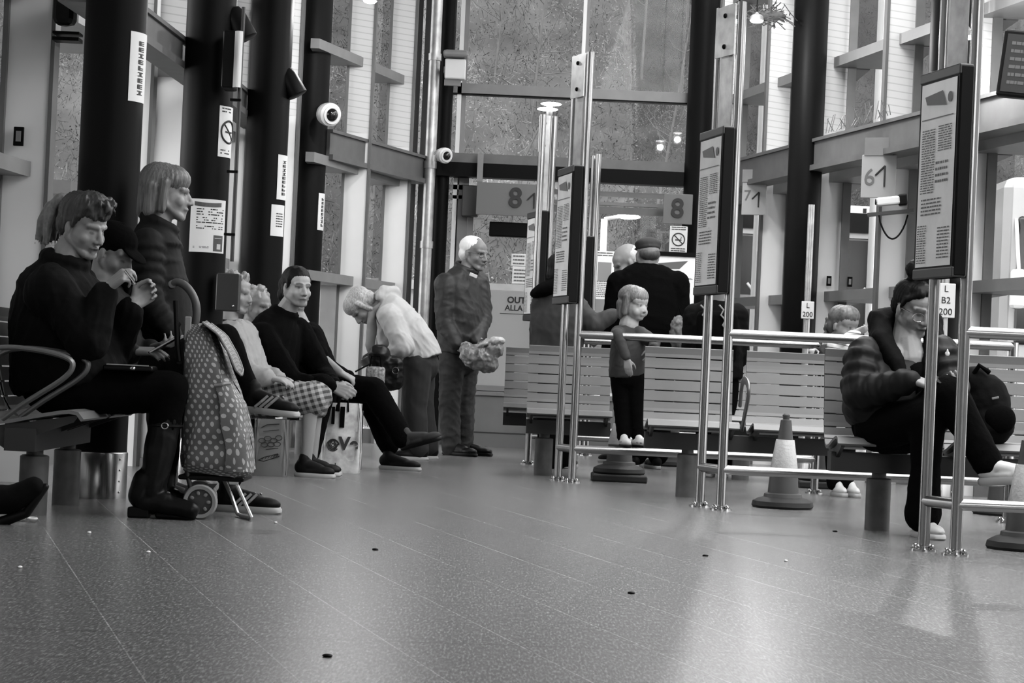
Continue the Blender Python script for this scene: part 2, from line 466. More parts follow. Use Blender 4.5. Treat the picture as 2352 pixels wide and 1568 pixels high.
xl, xr = E(985, 300).x, E(1625, 300).x
def hbar(name, z0, z1, m, dy=0, d=.08, a=None, b=None):
    a = xl if a is None else a; b = xr if b is None else b
    return struct(name, MB().box(((a + b) / 2, YE + dy, (z0 + z1) / 2), (b - a, d, z1 - z0)), m)
hbar('trim_38', 3.03, 3.12, M_ledge); hbar('trim_39', 3.02, 3.032, M_dark, -.01, .09)
hbar('trim_40', 2.42, 2.5, M_beam, -.1, .2); hbar('trim_41', 2.30, 2.42, M_dark, -.12, .16)
hbar('trim_42', 2.20, 2.24, M_ledge); hbar('trim_43', 2.12, 2.15, M_ledge)
# pale solid kick panel
a = E(1045, 950).x; b = xr
hbar('wall_end', .03, .44, mat('kick_panel', .11, .55, var=.06), .0, .05, a, b); hbar('baseboard_end', 0, .12, mat('skirt', .1, .5), -.03, .03, a, b)
hbar('trim_44', .44, .48, M_ledge, -.01, .07, a, b); hbar('trim_45', .118, .126, M_mulldark, -.045, .01, a, b)
win = struct('window_40', MB().box(((xl + xr) / 2, YE + .02, 2.46), (xr - xl, .03, .03)).box(((xl + xr) / 2, YE + .02, ZT - .02), (xr - xl, .04, .04)), M_mull)
build('pane', MB().box(((xl + xr) / 2, YE + .03, (2.5 + ZT) / 2), (xr - xl, .012, ZT - 2.5)), M_glass, win)
# automatic door leaf
dx0, dx1 = E(1072, 700).x, E(1232, 700).x
door = MB()
for x in (dx0, dx1): door.box((x, YE - .02, 1.05), (.05, .05, 2.1))
for z in (.5, 2.08): door.box(((dx0 + dx1) / 2, YE - .02, z), (dx1 - dx0, .05, .05))
dr = struct('door_1', door, M_ledge)
build('pane', MB().box(((dx0 + dx1) / 2, YE - .02, 1.29), (dx1 - dx0 - .05, .01, 1.53)), M_glass, dr)
def film_mat():
    m = bpy.data.materials.new('frosted_film'); m.use_nodes = True; nt = m.node_tree
    for n in list(nt.nodes): nt.nodes.remove(n)
    o = nt.nodes.new('ShaderNodeOutputMaterial'); mx = nt.nodes.new('ShaderNodeMixShader'); d = nt.nodes.new('ShaderNodeBsdfDiffuse'); t = nt.nodes.new('ShaderNodeBsdfTranslucent')
    d.inputs['Color'].default_value = (.45, .45, .45, 1); t.inputs['Color'].default_value = (.62, .62, .62, 1); mx.inputs[0].default_value = .55
    nt.links.new(d.outputs[0], mx.inputs[1]); nt.links.new(t.outputs[0], mx.inputs[2]); nt.links.new(mx.outputs[0], o.inputs[0]); return m
M_film = film_mat()
build('frosted_band', MB().box(((dx0 + dx1) / 2, YE - .012, .93), (dx1 - dx0 - .05, .003, .84)), M_film, dr)
p = E(1186, 690); letters('OUT', .074, M_print, 'lettering', (p.x, YE - .032, p.z), (R(90), 0, 0), dr, bold=.003)
p = E(1180, 708); letters('ALLA', .066, M_print, 'lettering', (p.x, YE - .032, p.z), (R(90), 0, 0), dr, bold=.002)
q0, q1 = E(1148, 719), E(1206, 722)
build('underline', MB().box(((q0.x + q1.x) / 2, YE - .032, q0.z - .002), (q1.x - q0.x, .002, .006)), M_print, dr)
hd = MB(); p0, p1 = E(1068, 505), E(1240, 555)
hd.box(((p0.x + p1.x) / 2, YE - .05, 2.0 + .03), (p1.x - p0.x, .08, .06))
build('head_rail', hd, M_mulldark, dr)
# other leaf and side light to the right, with frosted band
sx0, sx1 = dx1 + .06, xr - .05
sl = struct('window_41', MB().box((sx0, YE, 1.25), (.05, .06, 1.6)).box((sx1, YE, 1.25), (.05, .06, 1.6)).box(((sx0 + sx1) / 2, YE, 2.08), (sx1 - sx0, .05, .06)), M_mull)
build('pane', MB().box(((sx0 + sx1) / 2, YE, 1.28), (sx1 - sx0 - .05, .01, 1.55)), M_glass, sl)
build('frosted_band', MB().box(((sx0 + sx1) / 2, YE + .012, .93), (sx1 - sx0 - .05, .003, .84)), M_film, sl)
sl0 = E(1040, 600).x
vpost('trim_46', 1058, 600, .085, M_ledge, 0, 0, 2.3)
lw = struct('window_42', MB().box((E(1000, 600).x, YE, .3), (.3, .05, .6)), M_mull)
build('pane', MB().box((E(1000, 600).x, YE + .03, 1.5), (.34, .01, 1.8)), M_glass, lw)

# ------------------------------------------------------------------ unseen ceiling, its open strip shaped to light the right and darken the left
M_ceil = mat('ceiling_board', .16, .7)
ce = MB().box((-3.0, 7.5, ZT + .1), (8.2, 24, .12)).box((10.5, 7.5, ZT + .1), (5.0, 24, .12)).box((4.5, 19.2, ZT + .1), (7.2, .6, .12)).box((4.55, .2, ZT + .1), (6.9, 9.4, .12))
struct('ceiling', ce, M_ceil)

struct('wall_back_blocker', MB().box((-2.9, -3.2, 2.35), (10.4, .2, 4.7)).box((7.5, -3.2, 1.2), (10.4, .2, 2.4)), mat('back_blocker', .12, .7))  # unseen wall added behind the camera to block light, lower on the right
# ------------------------------------------------------------------ outside: bank, retaining wall, posts, buses
hb = MB()
def foot_y(x):
    t = min(1, max(0, (x - 1.45) / .6)); return 25 + 12.5 * t * t * (3 - 2 * t)
def hz(y, x=0): return 1.0 + max(0, (y - foot_y(x))) * .95 - (1.2 if y < foot_y(x) else 0)
def bank_z(x, y): return hz(y, x) + .5 * noise.noise(V((x * .66, y * .55, 3))) + .22 * noise.noise(V((x * 1.9, y * 2, 9)))
hb.grid(lambda u, v: V((-24 + 60 * u, 25 + 26 * v, bank_z(-24 + 60 * u, 25 + 26 * v))), 220, 90)
M_earth = mat('bank_earth', .03, .9, var=.5, vscale=1.6)
bank = build('hillside', hb, M_earth, smooth=True); tag(bank, kind='structure')
struct('wall_outside', MB().box((-1.2, 23.6, .76), (7.5, .25, 1.52)).box((-1.2, 23.6, 1.56), (7.6, .34, .1)), mat('rendered_wall', .16, .8, var=.1))
rs = random.Random(3)
lf = MB(); tones = []
def leaf(p, s, el=1.0):
    d = V((rs.gauss(0, 1), rs.gauss(0, 1), rs.gauss(0, 1))).normalized(); e = d.orthogonal().normalized()
    o = len(lf.v); lf.v.extend([p - d * s * el, p + e * s * .75, p + d * s * el, p - e * s * .75]); lf.f.append((o, o + 1, o + 2, o + 3))
def twig(p, hw, hl):
    d = V((rs.gauss(0, .7), rs.gauss(0, .4), rs.gauss(0, 1))).normalized(); e = d.cross(V((rs.gauss(0, .3), 1, rs.gauss(0, .3)))).normalized()
    o = len(lf.v); lf.v.extend([p - d * hl - e * hw, p - d * hl + e * hw, p + d * hl + e * hw * .4, p + d * hl - e * hw * .4]); lf.f.append((o, o + 1, o + 2, o + 3))
for i in range(190000):
    x = rs.uniform(-9, 14); y = foot_y(x) - .1 + 9.5 * rs.random() ** 1.15
    clump = noise.noise(V((x * .9, y * .9, 1.7))) + .7 * noise.noise(V((x * 3.1, y * 4, 5.7))) + .5 * noise.noise(V((x * 8, y * 9, 2.2)))
    h = bank_z(x, y) + rs.uniform(-.02, .35) + .15 * clump
    k = rs.random()
    if k < .5: leaf(V((x, y, h)), rs.uniform(.010, .02), 1.0)
    else: twig(V((x, y, h + .05)), rs.uniform(.003, .0055), rs.uniform(.025, .07))
    t = .72 + 1.25 * clump + rs.gauss(0, .13); tones.append(min(1.7, max(.3, t)))
M_leaf = mat('bank_foliage', .062, .8, tone='tone')
fo = build('bank_scrub', lf, M_leaf)
at_ = fo.data.attributes.new('tone', 'FLOAT', 'POINT'); at_.data.foreach_set('value', [t for t in tones for _ in range(4)])
tag(fo, 'mottled bare winter scrub covering the steep bank outside', 'scrub', kind='stuff')
# bare saplings on the bank, each its own thing
saps = ['slim bare sapling left of the middle mullion high on the bank', 'bare leaning sapling right of the middle mullion', 'forked bare sapling above the street lamp', 'thin bare sapling near the silver riser pipe', 'pale bare sapling low on the bank behind the old man', 'bare sapling close to the dark end column']
for i, (px, y, hgt) in enumerate([(1180, 28, 3.2), (1430, 29, 3.6), (1480, 27, 2.6), (1090, 28.5, 3.0), (1140, 26.5, 1.8), (1530, 30, 3.8)]):
    b0 = V(((px - 1160) / F * y, y, hz(y) - .1)); mb = MB(); lean = V((rs.uniform(-.2, .2), 0, 1))
    mb.tube([b0, b0 + lean * hgt * .5, b0 + lean * hgt + V((rs.uniform(-.3, .3), 0, 0))], [.018, .014, .005], 6)
    for j in range(16):
        t = rs.uniform(.25, .95); q = b0 + lean * hgt * t; dd = V((rs.uniform(-1, 1), rs.uniform(-.6, .6), rs.uniform(.1, .9))) * hgt * .28 * (1.1 - t)
        mb.tube([q, q + dd * .6, q + dd + V((0, 0, .1))], [.007, .005, .003], 4)
    o = build('bare_sapling', mb, mat('bark', .05, .8, var=.3)); tag(o, saps[i], 'tree', 'bare saplings on the bank')
# street lamp
L0 = at(1388, 560, 22.5); top = at(1388, 503, 22.5); hd1 = at(1458, 498, 22.5)
sl_ = empty('street_lamp', (L0.x, 22.5, 0), 'white street lamp with a horizontal arm outside the end glazing', 'street lamp')
build('post', MB().tube([(L0.x, 22.5, 0), (top.x, 22.5, top.z)], .036, 10), M_whiteplas, sl_, smooth=True)
build('arm', MB().tube([(top.x, 22.5, top.z), (hd1.x - .15, 22.5, hd1.z)], .02, 8), M_whiteplas, sl_, smooth=True)
build('lamp_head', MB().ell((hd1.x - .07, 22.5, hd1.z), (.13, .06, .028)), M_lit, sl_, smooth=True)
# twin headed lamp seen above the fourth barrier
p = at(1262, 262, 21.5); q1 = at(1266, 239, 21.5); q2 = at(1258, 251, 21.5)
tl = empty('street_lamp', (p.x, 21.5, 0), 'twin-headed lit street lamp seen just above the fourth barrier posts', 'street lamp')
build('post', MB().tube([(p.x, 21.5, 0), (p.x, 21.5, p.z + .1)], .03, 10), M_mull, tl, smooth=True)
for q in (q1, q2): build('lamp_head', MB().ell(q, (.105, .07, .018)), M_lit, tl, smooth=True)
# a white bollard, then white bars added for the bright strips of sky
wl = ['white bollard post just outside the right glazing beside the middle column', 'slim white bar standing in for a bright strip of sky, right of the end column', 'slim white bar standing in for bright sky, right of the middle column', 'slim white bar standing in for bright sky, left of the nearest timetable', 'white bar standing in for bright sky behind the nearest barrier post']
for i, (px, Y, r, z0, z1) in enumerate([(1749, 19.5, .055, 0, 1.85), (1755, 20, .035, 2.4, 4.6), (1877, 20, .034, 2.2, 4.6), (2019, 20, .032, 2.2, 4.6), (2236, 20, .06, 2.2, 4.6)]):
    x = at(px, 650 if i == 0 else 150, Y).x
    mb = MB().tube([(x, Y, 0), (x, Y, z1)], r, 14)
    o = build('white_post', mb, M_whiteplas, smooth=True); tag(o, wl[i], 'post', 'white posts outside the right glazing')
def bus(px0, Y, lab):
    x0 = (px0 - 1150) / F * Y; w = 2.5
    r = empty('bus', (x0 + w / 2, Y, 0), lab, 'bus', 'buses outside the right glazing')
    body = MB().rbox((x0 + w / 2, Y + 4, 1.6), (w, 8, 2.7), .12)
    build('body', body, mat('bus_paint', .3, .35, coat=.3), r)
    build('windscreen', MB().rbox((x0 + w / 2, Y - .0, 1.85), (w - .3, .06, 1.35), .05), M_lens, r)
    build('destination_panel', MB().box((x0 + w / 2, Y - .012, 2.72), (w - .5, .03, .25)), M_plastic, r)
    for s in (-1, 1): build('headlamp', MB().ell((x0 + w / 2 + s * .95, Y - .01, .75), (.16, .03, .1)), M_whiteplas, r, smooth=True)
    for s in (-1, 1):
        build('wiper', MB().tube([(x0 + w / 2 + s * .2, Y - .05, 1.25), (x0 + w / 2 + s * .75, Y - .05, 1.9)], .018, 6), M_whiteplas, r)
        build('mirror', MB().rbox((x0 + w / 2 + s * 1.12, Y - .2, 1.75), (.16, .1, .42), .04).tube([(x0 + w / 2 + s * 1.12, Y - .2, 1.95), (x0 + w / 2 + s * 1.12, Y, 2.5)], .02, 6), M_whiteplas, r)
    wh = [MB().lathe([(.45, -.14), (.48, 0), (.45, .14)], (x0 + w / 2 + s * 1.1, Y + 2.2, .48), 20, Matrix.Rotation(R(90), 3, 'Y')) for s in (-1, 1)]
    for q in wh: build('wheel', q, M_plastic, r)
bus(1592, 27, 'pale single-deck bus parked beyond the glazing, seen past the middle column')
bus(2268, 22.5, 'pale single-deck bus at the far right edge beyond the glazing')

# ------------------------------------------------------------------ light
w = bpy.data.worlds.new('overcast'); SC.world = w; w.use_nodes = True
bg = w.node_tree.nodes['Background']; nt = w.node_tree
tc = nt.nodes.new('ShaderNodeTexCoord'); sp = nt.nodes.new('ShaderNodeSeparateXYZ'); nt.links.new(tc.outputs['Generated'], sp.inputs[0])
mr = nt.nodes.new('ShaderNodeMapRange'); mr.inputs['From Min'].default_value = -.1; mr.inputs['From Max'].default_value = 1; mr.inputs['To Min'].default_value = .5; mr.inputs['To Max'].default_value = 1.7
nt.links.new(sp.outputs[2], mr.inputs['Value']); fr_ = math_node(nt, 'MULTIPLY', math_node(nt, 'MAXIMUM', math_node(nt, 'MULTIPLY', sp.outputs[1], -1), 0), .75)
lf_ = math_node(nt, 'MULTIPLY', math_node(nt, 'MAXIMUM', math_node(nt, 'MULTIPLY', sp.outputs[0], -1), 0), .25)
nt.links.new(math_node(nt, 'ADD', math_node(nt, 'ADD', mr.outputs['Result'], fr_), lf_), bg.inputs['Color'])
bg.inputs['Strength'].default_value = 1.0
def area(name, loc, rot, sx, sy, e):
    d = bpy.data.lights.new(name, 'AREA'); d.shape = 'RECTANGLE'; d.size = sx; d.size_y = sy; d.energy = e
    o = bpy.data.objects.new(name, d); COL.objects.link(o); o.location = loc; o.rotation_euler = rot; return o
SC.view_settings.view_transform = 'Standard'; SC.view_settings.look = 'None'; SC.view_settings.gamma = 1; SC.view_settings.exposure = 2.55
SC.view_settings.use_curve_mapping = False
# ------------------------------------------------------------------ benches
# seat module in bench space: x along the bench, y forward (sitter faces +y), z up; origin on the floor under the seat centre
PROF = [(-.262, .835), (-.268, .80), (-.262, .745), (-.245, .66), (-.225, .57), (-.205, .48), (-.185, .425), (-.15, .388), (-.10, .378), (-.03, .39), (.06, .412), (.15, .43), (.20, .434), (.232, .424), (.245, .40)]
def pr(t):
    # smooth position along the profile, t in 0..1 by arc length
    P = [V((0, y, z)) for y, z in PROF]; ls = [0]
    for i in range(1, len(P)): ls.append(ls[-1] + (P[i] - P[i - 1]).length)
    s = t * ls[-1]
    for i in range(1, len(P)):
        if s <= ls[i] + 1e-9:
            k = (s - ls[i - 1]) / (ls[i] - ls[i - 1]); return P[i - 1].lerp(P[i], k)
    return P[-1]
def bench(x0, w, T, seat, slots):
    """pressed steel seat: back of slats with slots between, continuous curved pan below; T maps bench space to the world"""
    t_back = .50; ns = 7; gap = .0085
    mb = MB(); th = .014
    def strip(ta, tb, xa, xb, n=3):
        up = []; lo = []
        pts = [pr(ta + (tb - ta) * i / n) for i in range(n + 1)]
        for i, p in enumerate(pts):
            d = (pts[min(i + 1, n)] - pts[max(i - 1, 0)]).normalized(); nn = V((0, -d.z, d.y))
            if nn.y < 0 and abs(nn.y) > abs(nn.z): nn = -nn
            if nn.z < 0 and abs(nn.z) > abs(nn.y): nn = -nn
            up.append(p); lo.append(p - nn * th)
        rings = []
        for x in (xa, xb): rings.append([T(V((x, p.y, p.z))) for p in up] + [T(V((x, p.y, p.z))) for p in reversed(lo)])
        mb.loft(rings)
    for k in range(ns):
        a = t_back * k / ns; b_ = t_back * (k + 1) / ns
        strip(a, b_ - gap, x0, x0 + w)
        if k < ns - 1:   # bridges between the slots
            pass
    strip(t_back, 1, x0, x0 + w, 12)
    # webs joining the slats: at the ends and at two bridges
    for xa, xb in ((x0, x0 + w * .12), (x0 + w * .88, x0 + w)):
        q = [pr(t_back * i / 8) for i in range(9)]
        mb.loft([[T(V((x, p.y - .006, p.z))) for p in q] + [T(V((x, p.y - .012, p.z))) for p in reversed(q)] for x in (xa, xb)])
    return mb
def make_bench(name, org, ang, modules, lab, group='slatted steel waiting benches', armrests=(), peds=(), beam_ext=(0, 0), back_gap=True):
    org = V(org); rot = Matrix.Rotation(ang, 3, 'Z')
    T = lambda p: org + rot @ p
    r = empty(name, org, lab, 'bench', group)
    for x0, w in modules: build('seat', bench(x0, w, T, 0, 0), M_slat, r, smooth=False)
    a = modules[0][0] + beam_ext[0]; b = modules[-1][0] + modules[-1][1] + beam_ext[1]
    bm = MB().box(T(V(((a + b) / 2, -.0, .31))), (b - a, .12, .09), rot)
    build('beam', bm, M_benchdark, r)
    for x0, w in modules:
        for x in (x0 + .03, x0 + w - .03):
            sp = MB(); sp.prism([T(V((x, y, z))) for y, z in ((-.19, .40), (-.10, .362), (.0, .375), (.22, .415), (.2, .385), (.06, .33), (-.06, .27), (-.17, .34))], rot @ V((-.008, 0, 0)), rot @ V((.008, 0, 0)))
            build('bracket', sp, M_benchdark, r)
    for x in peds:
        q = MB().lathe([(.058, 0), (.058, .235), (.05, .24), (.034, .242), (.034, .30)], T(V((x, 0, 0))), 20)
        build('pedestal', q, M_ped, r, smooth=True)
    for x in armrests:
        q = MB(); pts = [V((x, -.21, .52)), V((x, -.15, .63)), V((x, -.06, .665)), V((x, .08, .66)), V((x, .19, .635)), V((x, .21, .60)), V((x, .17, .55)), V((x, .04, .46)), V((x, -.05, .39))]
        q.tube(smooth_path([T(p) for p in pts]), .018, 10, flat=(.6, 1.25)); build('armrest', q, M_grip, r, smooth=True)
    return r
M_grip = mat('armrest_metal', .1, .4, metal=.5)
FACE = math.pi   # sitter faces the camera (-y)
# with ang = pi the bench's +x runs to the left in the picture; modules are listed right to left from the origin
def front_bench(pl, pr_, Y, lab, extra=(), peds=True, arm=()):
    x0 = at(pl, 900, Y).x; x1 = at(pr_, 900, Y).x
    mods = [(-(b - x0), b - a) for a, b in [(x0, x1)] + [(at(c, 900, Y).x, at(d, 900, Y).x) for c, d in extra]]
    mods.sort()
    allx = [m[0] for m in mods] + [m[0] + m[1] for m in mods]
    return make_bench('waiting_bench', (x0, Y, 0), FACE, mods, lab, peds=[-((x1 - x0) / 2 if p is True else p) for p in ([True] if peds is True else peds)], armrests=[-a for a in arm])
front_bench(1911, 2150, 9.93, 'slatted steel bench under the woman in glasses, nearest of the right row', extra=[(2182, 2430)], peds=[.235, .9])
front_bench(1485, 1692, 11.98, 'slatted steel bench behind the traffic cone, with an empty V armrest', extra=[(1724, 1932)], peds=[.245, .8], arm=[.55])
front_bench(1212, 1405, 13.75, 'empty slatted steel bench behind the third barrier, left of the toddler', peds=[.12])
front_bench(1158, 1330, 15.6, 'far slatted steel bench partly hidden behind the third one, by the end wall', peds=[.3])
front_bench(1640, 1800, 14.3, 'slatted steel bench seen through the gap between two nearer seats', peds=[.2])
# left row: sitter faces +x (to the right), bench runs away from the camera
M_seat_l = M_slat
def side_bench(px, py, Y0, n, lab, ang=-90, w=.5, peds=(), arm=(), gap=.06):
    o = at(px, py, Y0); o.z = 0
    return make_bench('waiting_bench', o, R(ang), [(-(k + 1) * (w + gap), w) for k in range(n)][::-1], lab, peds=peds, armrests=arm)
side_bench(40, 945, 8.25, 2, 'slatted steel bench with looped armrests in the left foreground', w=.52, peds=[-.34, -.98], arm=[.03, -.27])
side_bench(548, 930, 12.17, 3, 'slatted steel bench under the elderly women and the man in black', ang=-83, peds=[-.3, -1.6])
side_bench(788, 915, 14.45, 2, 'slatted steel bench beside the woman bending over her bags', ang=-68, peds=[-.3, -.9], gap=.03)

# ------------------------------------------------------------------ queue barriers with timetable cases
def text_rows(mb, P, rows, rnd):
    for (u0, u1, v0, v1, n, fill) in rows:
        for k in range(n):
            v = v0 + (v1 - v0) * k / max(1, n - 1); h = abs(v1 - v0) / max(1, n - 1) * .42
            u = u0
            while u < u1 - .015:
                L = min(rnd.uniform(.05, .16) * fill, u1 - u)
                mb.quad(P(u, v, .0), P(u + L, v, .0), P(u + L, v + h, .0), P(u, v + h, .0)); u += L + rnd.uniform(.012, .03)
M_poster = mat('timetable_paper', .70, .35, var=.08, vscale=9, coat=.4)
def timetable(root, c, u, side, z0, z1, L, th, rnd, seed):
    """case: c = centre on the ground plan, u = along the face, side = outward normal of the printed face"""
    H = z1 - z0; rot = Matrix((u, -side, V((0, 0, 1)))).transposed()
    cz = (z0 + z1) / 2; C = V((c.x, c.y, cz))
    case = MB().rbox(C, (L, th, H), .012, rot)
    cs = build('timetable_case', case, M_case, root)
    for s in (1, -1): build('end_rail', MB().rbox(C + V((0, 0, s * (H / 2 - .022))) + side * .004, (L - .004, th, .044), .006, rot), M_caserail, cs)
    W = L - .05; Hh = H - .10
    def P(uu, vv, off=0): return C + side * (th / 2 + .004 + off) - u * ((uu - .5) * W) + V((0, 0, (vv - .5) * Hh))
    ps = MB()
    ps.grid(lambda a, b: P(a, b, -.002), 4, 8)
    pq = MB(); Q = lambda a, b, o: P(a, b, .0015)
    text_rows(pq, Q, [(.08, .46, .40, .74, 26, .8), (.54, .92, .62, .75, 11, 1), (.12, .7, .28, .36, 5, .6), (.04, .30, .02, .22, 16, .5), (.62, .95, .04, .2, 10, .6), (.5, .85, .45, .55, 4, .4)], rnd)
    hd = MB(); hd.quad(Q(.18, .885, 0), Q(.74, .86, 0), Q(.62, .945, 0), Q(.12, .93, 0)); hd.quad(Q(.05, .80, 0), Q(.95, .80, 0), Q(.95, .806, 0), Q(.05, .806, 0))
    hd.lathe([(.0, 0), (.022, 0), (.022, .001), (.0, .0012)], Q(.84, .90, 0), 16, Matrix((u, V((0, 0, 1)), side)).transposed())
    build_multi('poster', [(ps, M_poster), (pq, M_printg), (hd, mat('header_print', .12, .6))], cs)
    return cs
def barrier(near, far, lab, X_end, ztop, seed, case_z=(1.116, 1.975), case=True, mid=None, plate=True, rails=True):
    rnd = random.Random(seed)
    n = flr(*near); f = flr(*far); r = empty('queue_barrier', n, lab, 'queue barrier', 'steel queue barriers along the bay lanes')
    for p in (n, f):
        build('post', MB().tube([(p.x, p.y, 0), (p.x, p.y, ztop)], .0242, 18), M_steel, r, smooth=True)
    def foot(p):
        q = MB().lathe([(.055, 0), (.055, .008), (.03, .010), (.03, .02), (.026, .022)], (p.x, p.y, 0), 20)
        for k in range(4):
            a = R(45 + 90 * k); q.ell((p.x + .042 * math.cos(a), p.y + .042 * math.sin(a), .016), (.011, .011, .012), n=8, m=6)
        build('base_plate', q, M_chrome, r, smooth=True)
    foot(n); foot(f)
    e = V((X_end, n.y, 0))
    if rails:
        for z in (.90, .205): build('rail', MB().tube([(n.x, n.y, z), (e.x, e.y, z)], .0242, 16), M_steel, r, smooth=True)
        build('rail', MB().tube([(f.x, f.y, .205), (n.x, n.y, .205)], .0242, 16), M_steel, r, smooth=True)
        build('post', MB().tube([(e.x, e.y, 0), (e.x, e.y, .92)], .0242, 16), M_steel, r, smooth=True); foot(e)
    if case:
        u = V((-.215, .977, 0)); side = V((-.977, -.215, 0))
        c = V((n.x, n.y, 0)) + u * .14 + side * .058
        timetable(r, c, u, side, case_z[0], case_z[1], .40, .062, rnd, seed)
    if plate:
        d = (f - n).normalized(); a = math.atan2(d.y, d.x); c = (n + f) / 2; L = (f - n).length
        pl = MB(); pl.box((c.x - .01, c.y - .01, (case_z[1] + ztop) / 2), (L * .55, .008, ztop - case_z[1]), Matrix.Rotation(a, 3, 'Z'))
        pl.box((c.x - .028, c.y - .02, ztop - .14), (L * .9, .006, .26), Matrix.Rotation(a, 3, 'Z'))
        build('channel', pl, M_zinc, r)
        h = MB(); nn = V((-d.y, d.x, 0)); nn = nn if nn.y < 0 else -nn
        for z in (ztop - .06, ztop - .22): h.ell(V((c.x - .028, c.y - .02, z)) + nn * .004, (.012, .012, .014), n=10, m=6)  # dark blobs give the plate the darkness of its open holes
        build('dark_hole', h, M_dark, r)
    return r
barrier((2194, 1275), (2121, 1264), 'nearest steel queue barrier in front of the woman in glasses, with large timetable', at(2600, 900, 8.55).x, 2.6, 1)
barrier((1655, 1171), (1607, 1163), 'second steel queue barrier from the front, left of the traffic cone, with timetable', at(2316, 1200, 10.86).x, 2.6, 2, (1.10, 1.955))
barrier((1313, 1108), (1281, 1103), 'third steel queue barrier, the one the toddler stands on, with timetable', at(1865, 1132, 13.05).x, 2.62, 3, (1.085, 1.925))
barrier((1238, 1066), (1212, 1066), 'fourth steel queue barrier behind the third, with its narrow-looking timetable', at(1660, 1050, 15.05).x, 2.5, 4, (1.03, 1.82))
barrier((1345, 1046), (1335, 1044), 'farthest steel queue barrier near the end glazing, timetable edge-on', at(1700, 1040, 17.0).x, 2.45, 5, (.92, 1.78), plate=False)

# ------------------------------------------------------------------ traffic cones
M_conebody = mat('cone_plastic', .035, .6, var=.15); M_sleeve = mat('reflective_sleeve', .36, .4, bump=.3, bscale=70); M_conebase = mat('cone_base', .005, .7)
def cone(px, py, lab, h=.50, slab=False, Y=None):
    p = flr(px, py)
    if Y: p = at(px, py, Y); p.z = 0
    r = empty('traffic_cone', p, lab, 'traffic cone', 'traffic cones along the lanes')
    zz = .045 if slab else 0
    b = MB(); rr = .165
    b.lathe([(rr * .95, zz), (rr, zz + .012), (rr * .97, zz + .035), (rr * .80, zz + .05), (.105, zz + .058)], p, 10); build('base', b, M_conebase, r, smooth=True)
    if slab: build('weight_slab', MB().rbox((p.x, p.y, .0225), (.34, .34, .045), .01), M_conebase, r)
    q = MB(); q.lathe([(.105, zz + .05), (.10, zz + .075), (.082, zz + .08), (.073, zz + .19), (.044, h - .16 + .0), (.031, h - .055), (.028, h - .035), (.017, h - .03), (.02, h - .008), (.012, h)], p, 24); build('body', q, M_conebody, r, smooth=True)
    s = MB(); s.lathe([(.0755, zz + .185), (.0765, zz + .19), (.0495, h - .14), (.048, h - .138)], p, 24); build('sleeve', s, M_sleeve, r, smooth=True)
    return r
cone(1797, 1166, 'traffic cone with white sleeve standing in front of the second bench')
cone(1421, 1095, 'traffic cone on a thick black slab beneath the toddler', .5, True, Y=13.42)
cone(2352, 1262, 'traffic cone cut by the right edge, beside the nearest barrier')
cone(1890, 1120, 'traffic cone on a black slab in the shade behind the second bench', .36, True)
cone(2302, 1182, 'low traffic cone behind the nearest barrier at the far right', .3)
cone(1546, 1070, 'traffic cone half hidden behind the second bench pedestal', .36)

# ------------------------------------------------------------------ signs and notices
def panel(name, c, w, h, m, yaw=0, th=.012, lab=None, cat='sign', group=None, kids=None):
    """upright flat panel facing the camera, turned by yaw about z"""
    rot = Matrix.Rotation(yaw, 3, 'Z')
    r = build(name, MB().rbox(c, (w, th, h), .004, rot), m); tag(r, lab, cat, group); return r, rot
def on(c, rot, u, v, off): return V(c) + rot @ V((u, -off, v))
def bars(mb, c, rot, w, h, rows, seed, off=.008):
    rnd = random.Random(seed); P = lambda u, v, o=0: on(c, rot, (u - .5) * w, (v - .5) * h, off)
    text_rows(mb, P, rows, rnd)
def prohibition(c, rot, rad, parent, off=.0085):
    mb = MB(); pts = [on(c, rot, rad * math.cos(a), rad * math.sin(a), off) for a in np.linspace(0, 2 * math.pi, 33)[:-1]]
    mb.tube(pts, rad * .09, 6, closed=True)
    mb.tube([on(c, rot, -rad * .7, rad * .7, off), on(c, rot, rad * .7, -rad * .7, off)], rad * .08, 6)
    mb.tube([on(c, rot, -rad * .5, -rad * .08, off), on(c, rot, rad * .5, -rad * .08, off)], rad * .09, 6)
    mb.tube([on(c, rot, rad * .3, rad * .1, off), on(c, rot, rad * .5, rad * .3, off), on(c, rot, rad * .35, rad * .5, off)], rad * .04, 5)
    build('no_smoking_symbol', mb, M_print, parent)
def arrow(c, rot, s, parent, off=.012):
    mb = MB(); mb.tube([on(c, rot, s * .35, -s, off), on(c, rot, s * .35, s, off)], s * .09, 6); mb.tube([on(c, rot, s * .35, s, off), on(c, rot, -s * .55, s * .1, off)], s * .09, 6)
    build('arrow', mb, M_print, parent)
c = at(1166, 458, 18.1)
r, rot = panel('bay_sign', c, .53, .275, M_sign, lab='wide grey hanging sign reading 8 with an arrow above the end door')
p = at(1184, 456, 18.08); letters('8', .235, M_print, 'numeral', (p.x, p.y, p.z), (R(90), 0, 0), r, bold=.004)
arrow(at(1221, 461, 18.09), Matrix.Identity(3), .065, r)
build('hanger', MB().box(at(1103, 385, 18.12), (.05, .03, .24)), M_ledge, r)
c = at(1557, 480, 17.95)
r, rot = panel('bay_sign', c, .245, .255, M_sign, lab='square grey sign reading 8 on the dark column at the end wall')
p = at(1556, 480, 17.93); letters('8', .225, M_print, 'numeral', (p.x, p.y, p.z), (R(90), 0, 0), r, bold=.004)
c = at(1558, 550, 17.95)
r, rot = panel('no_smoking_sign', c, .15, .225, M_paper, lab='white no smoking sign below the square 8 sign')
prohibition(c, rot, .052, r)
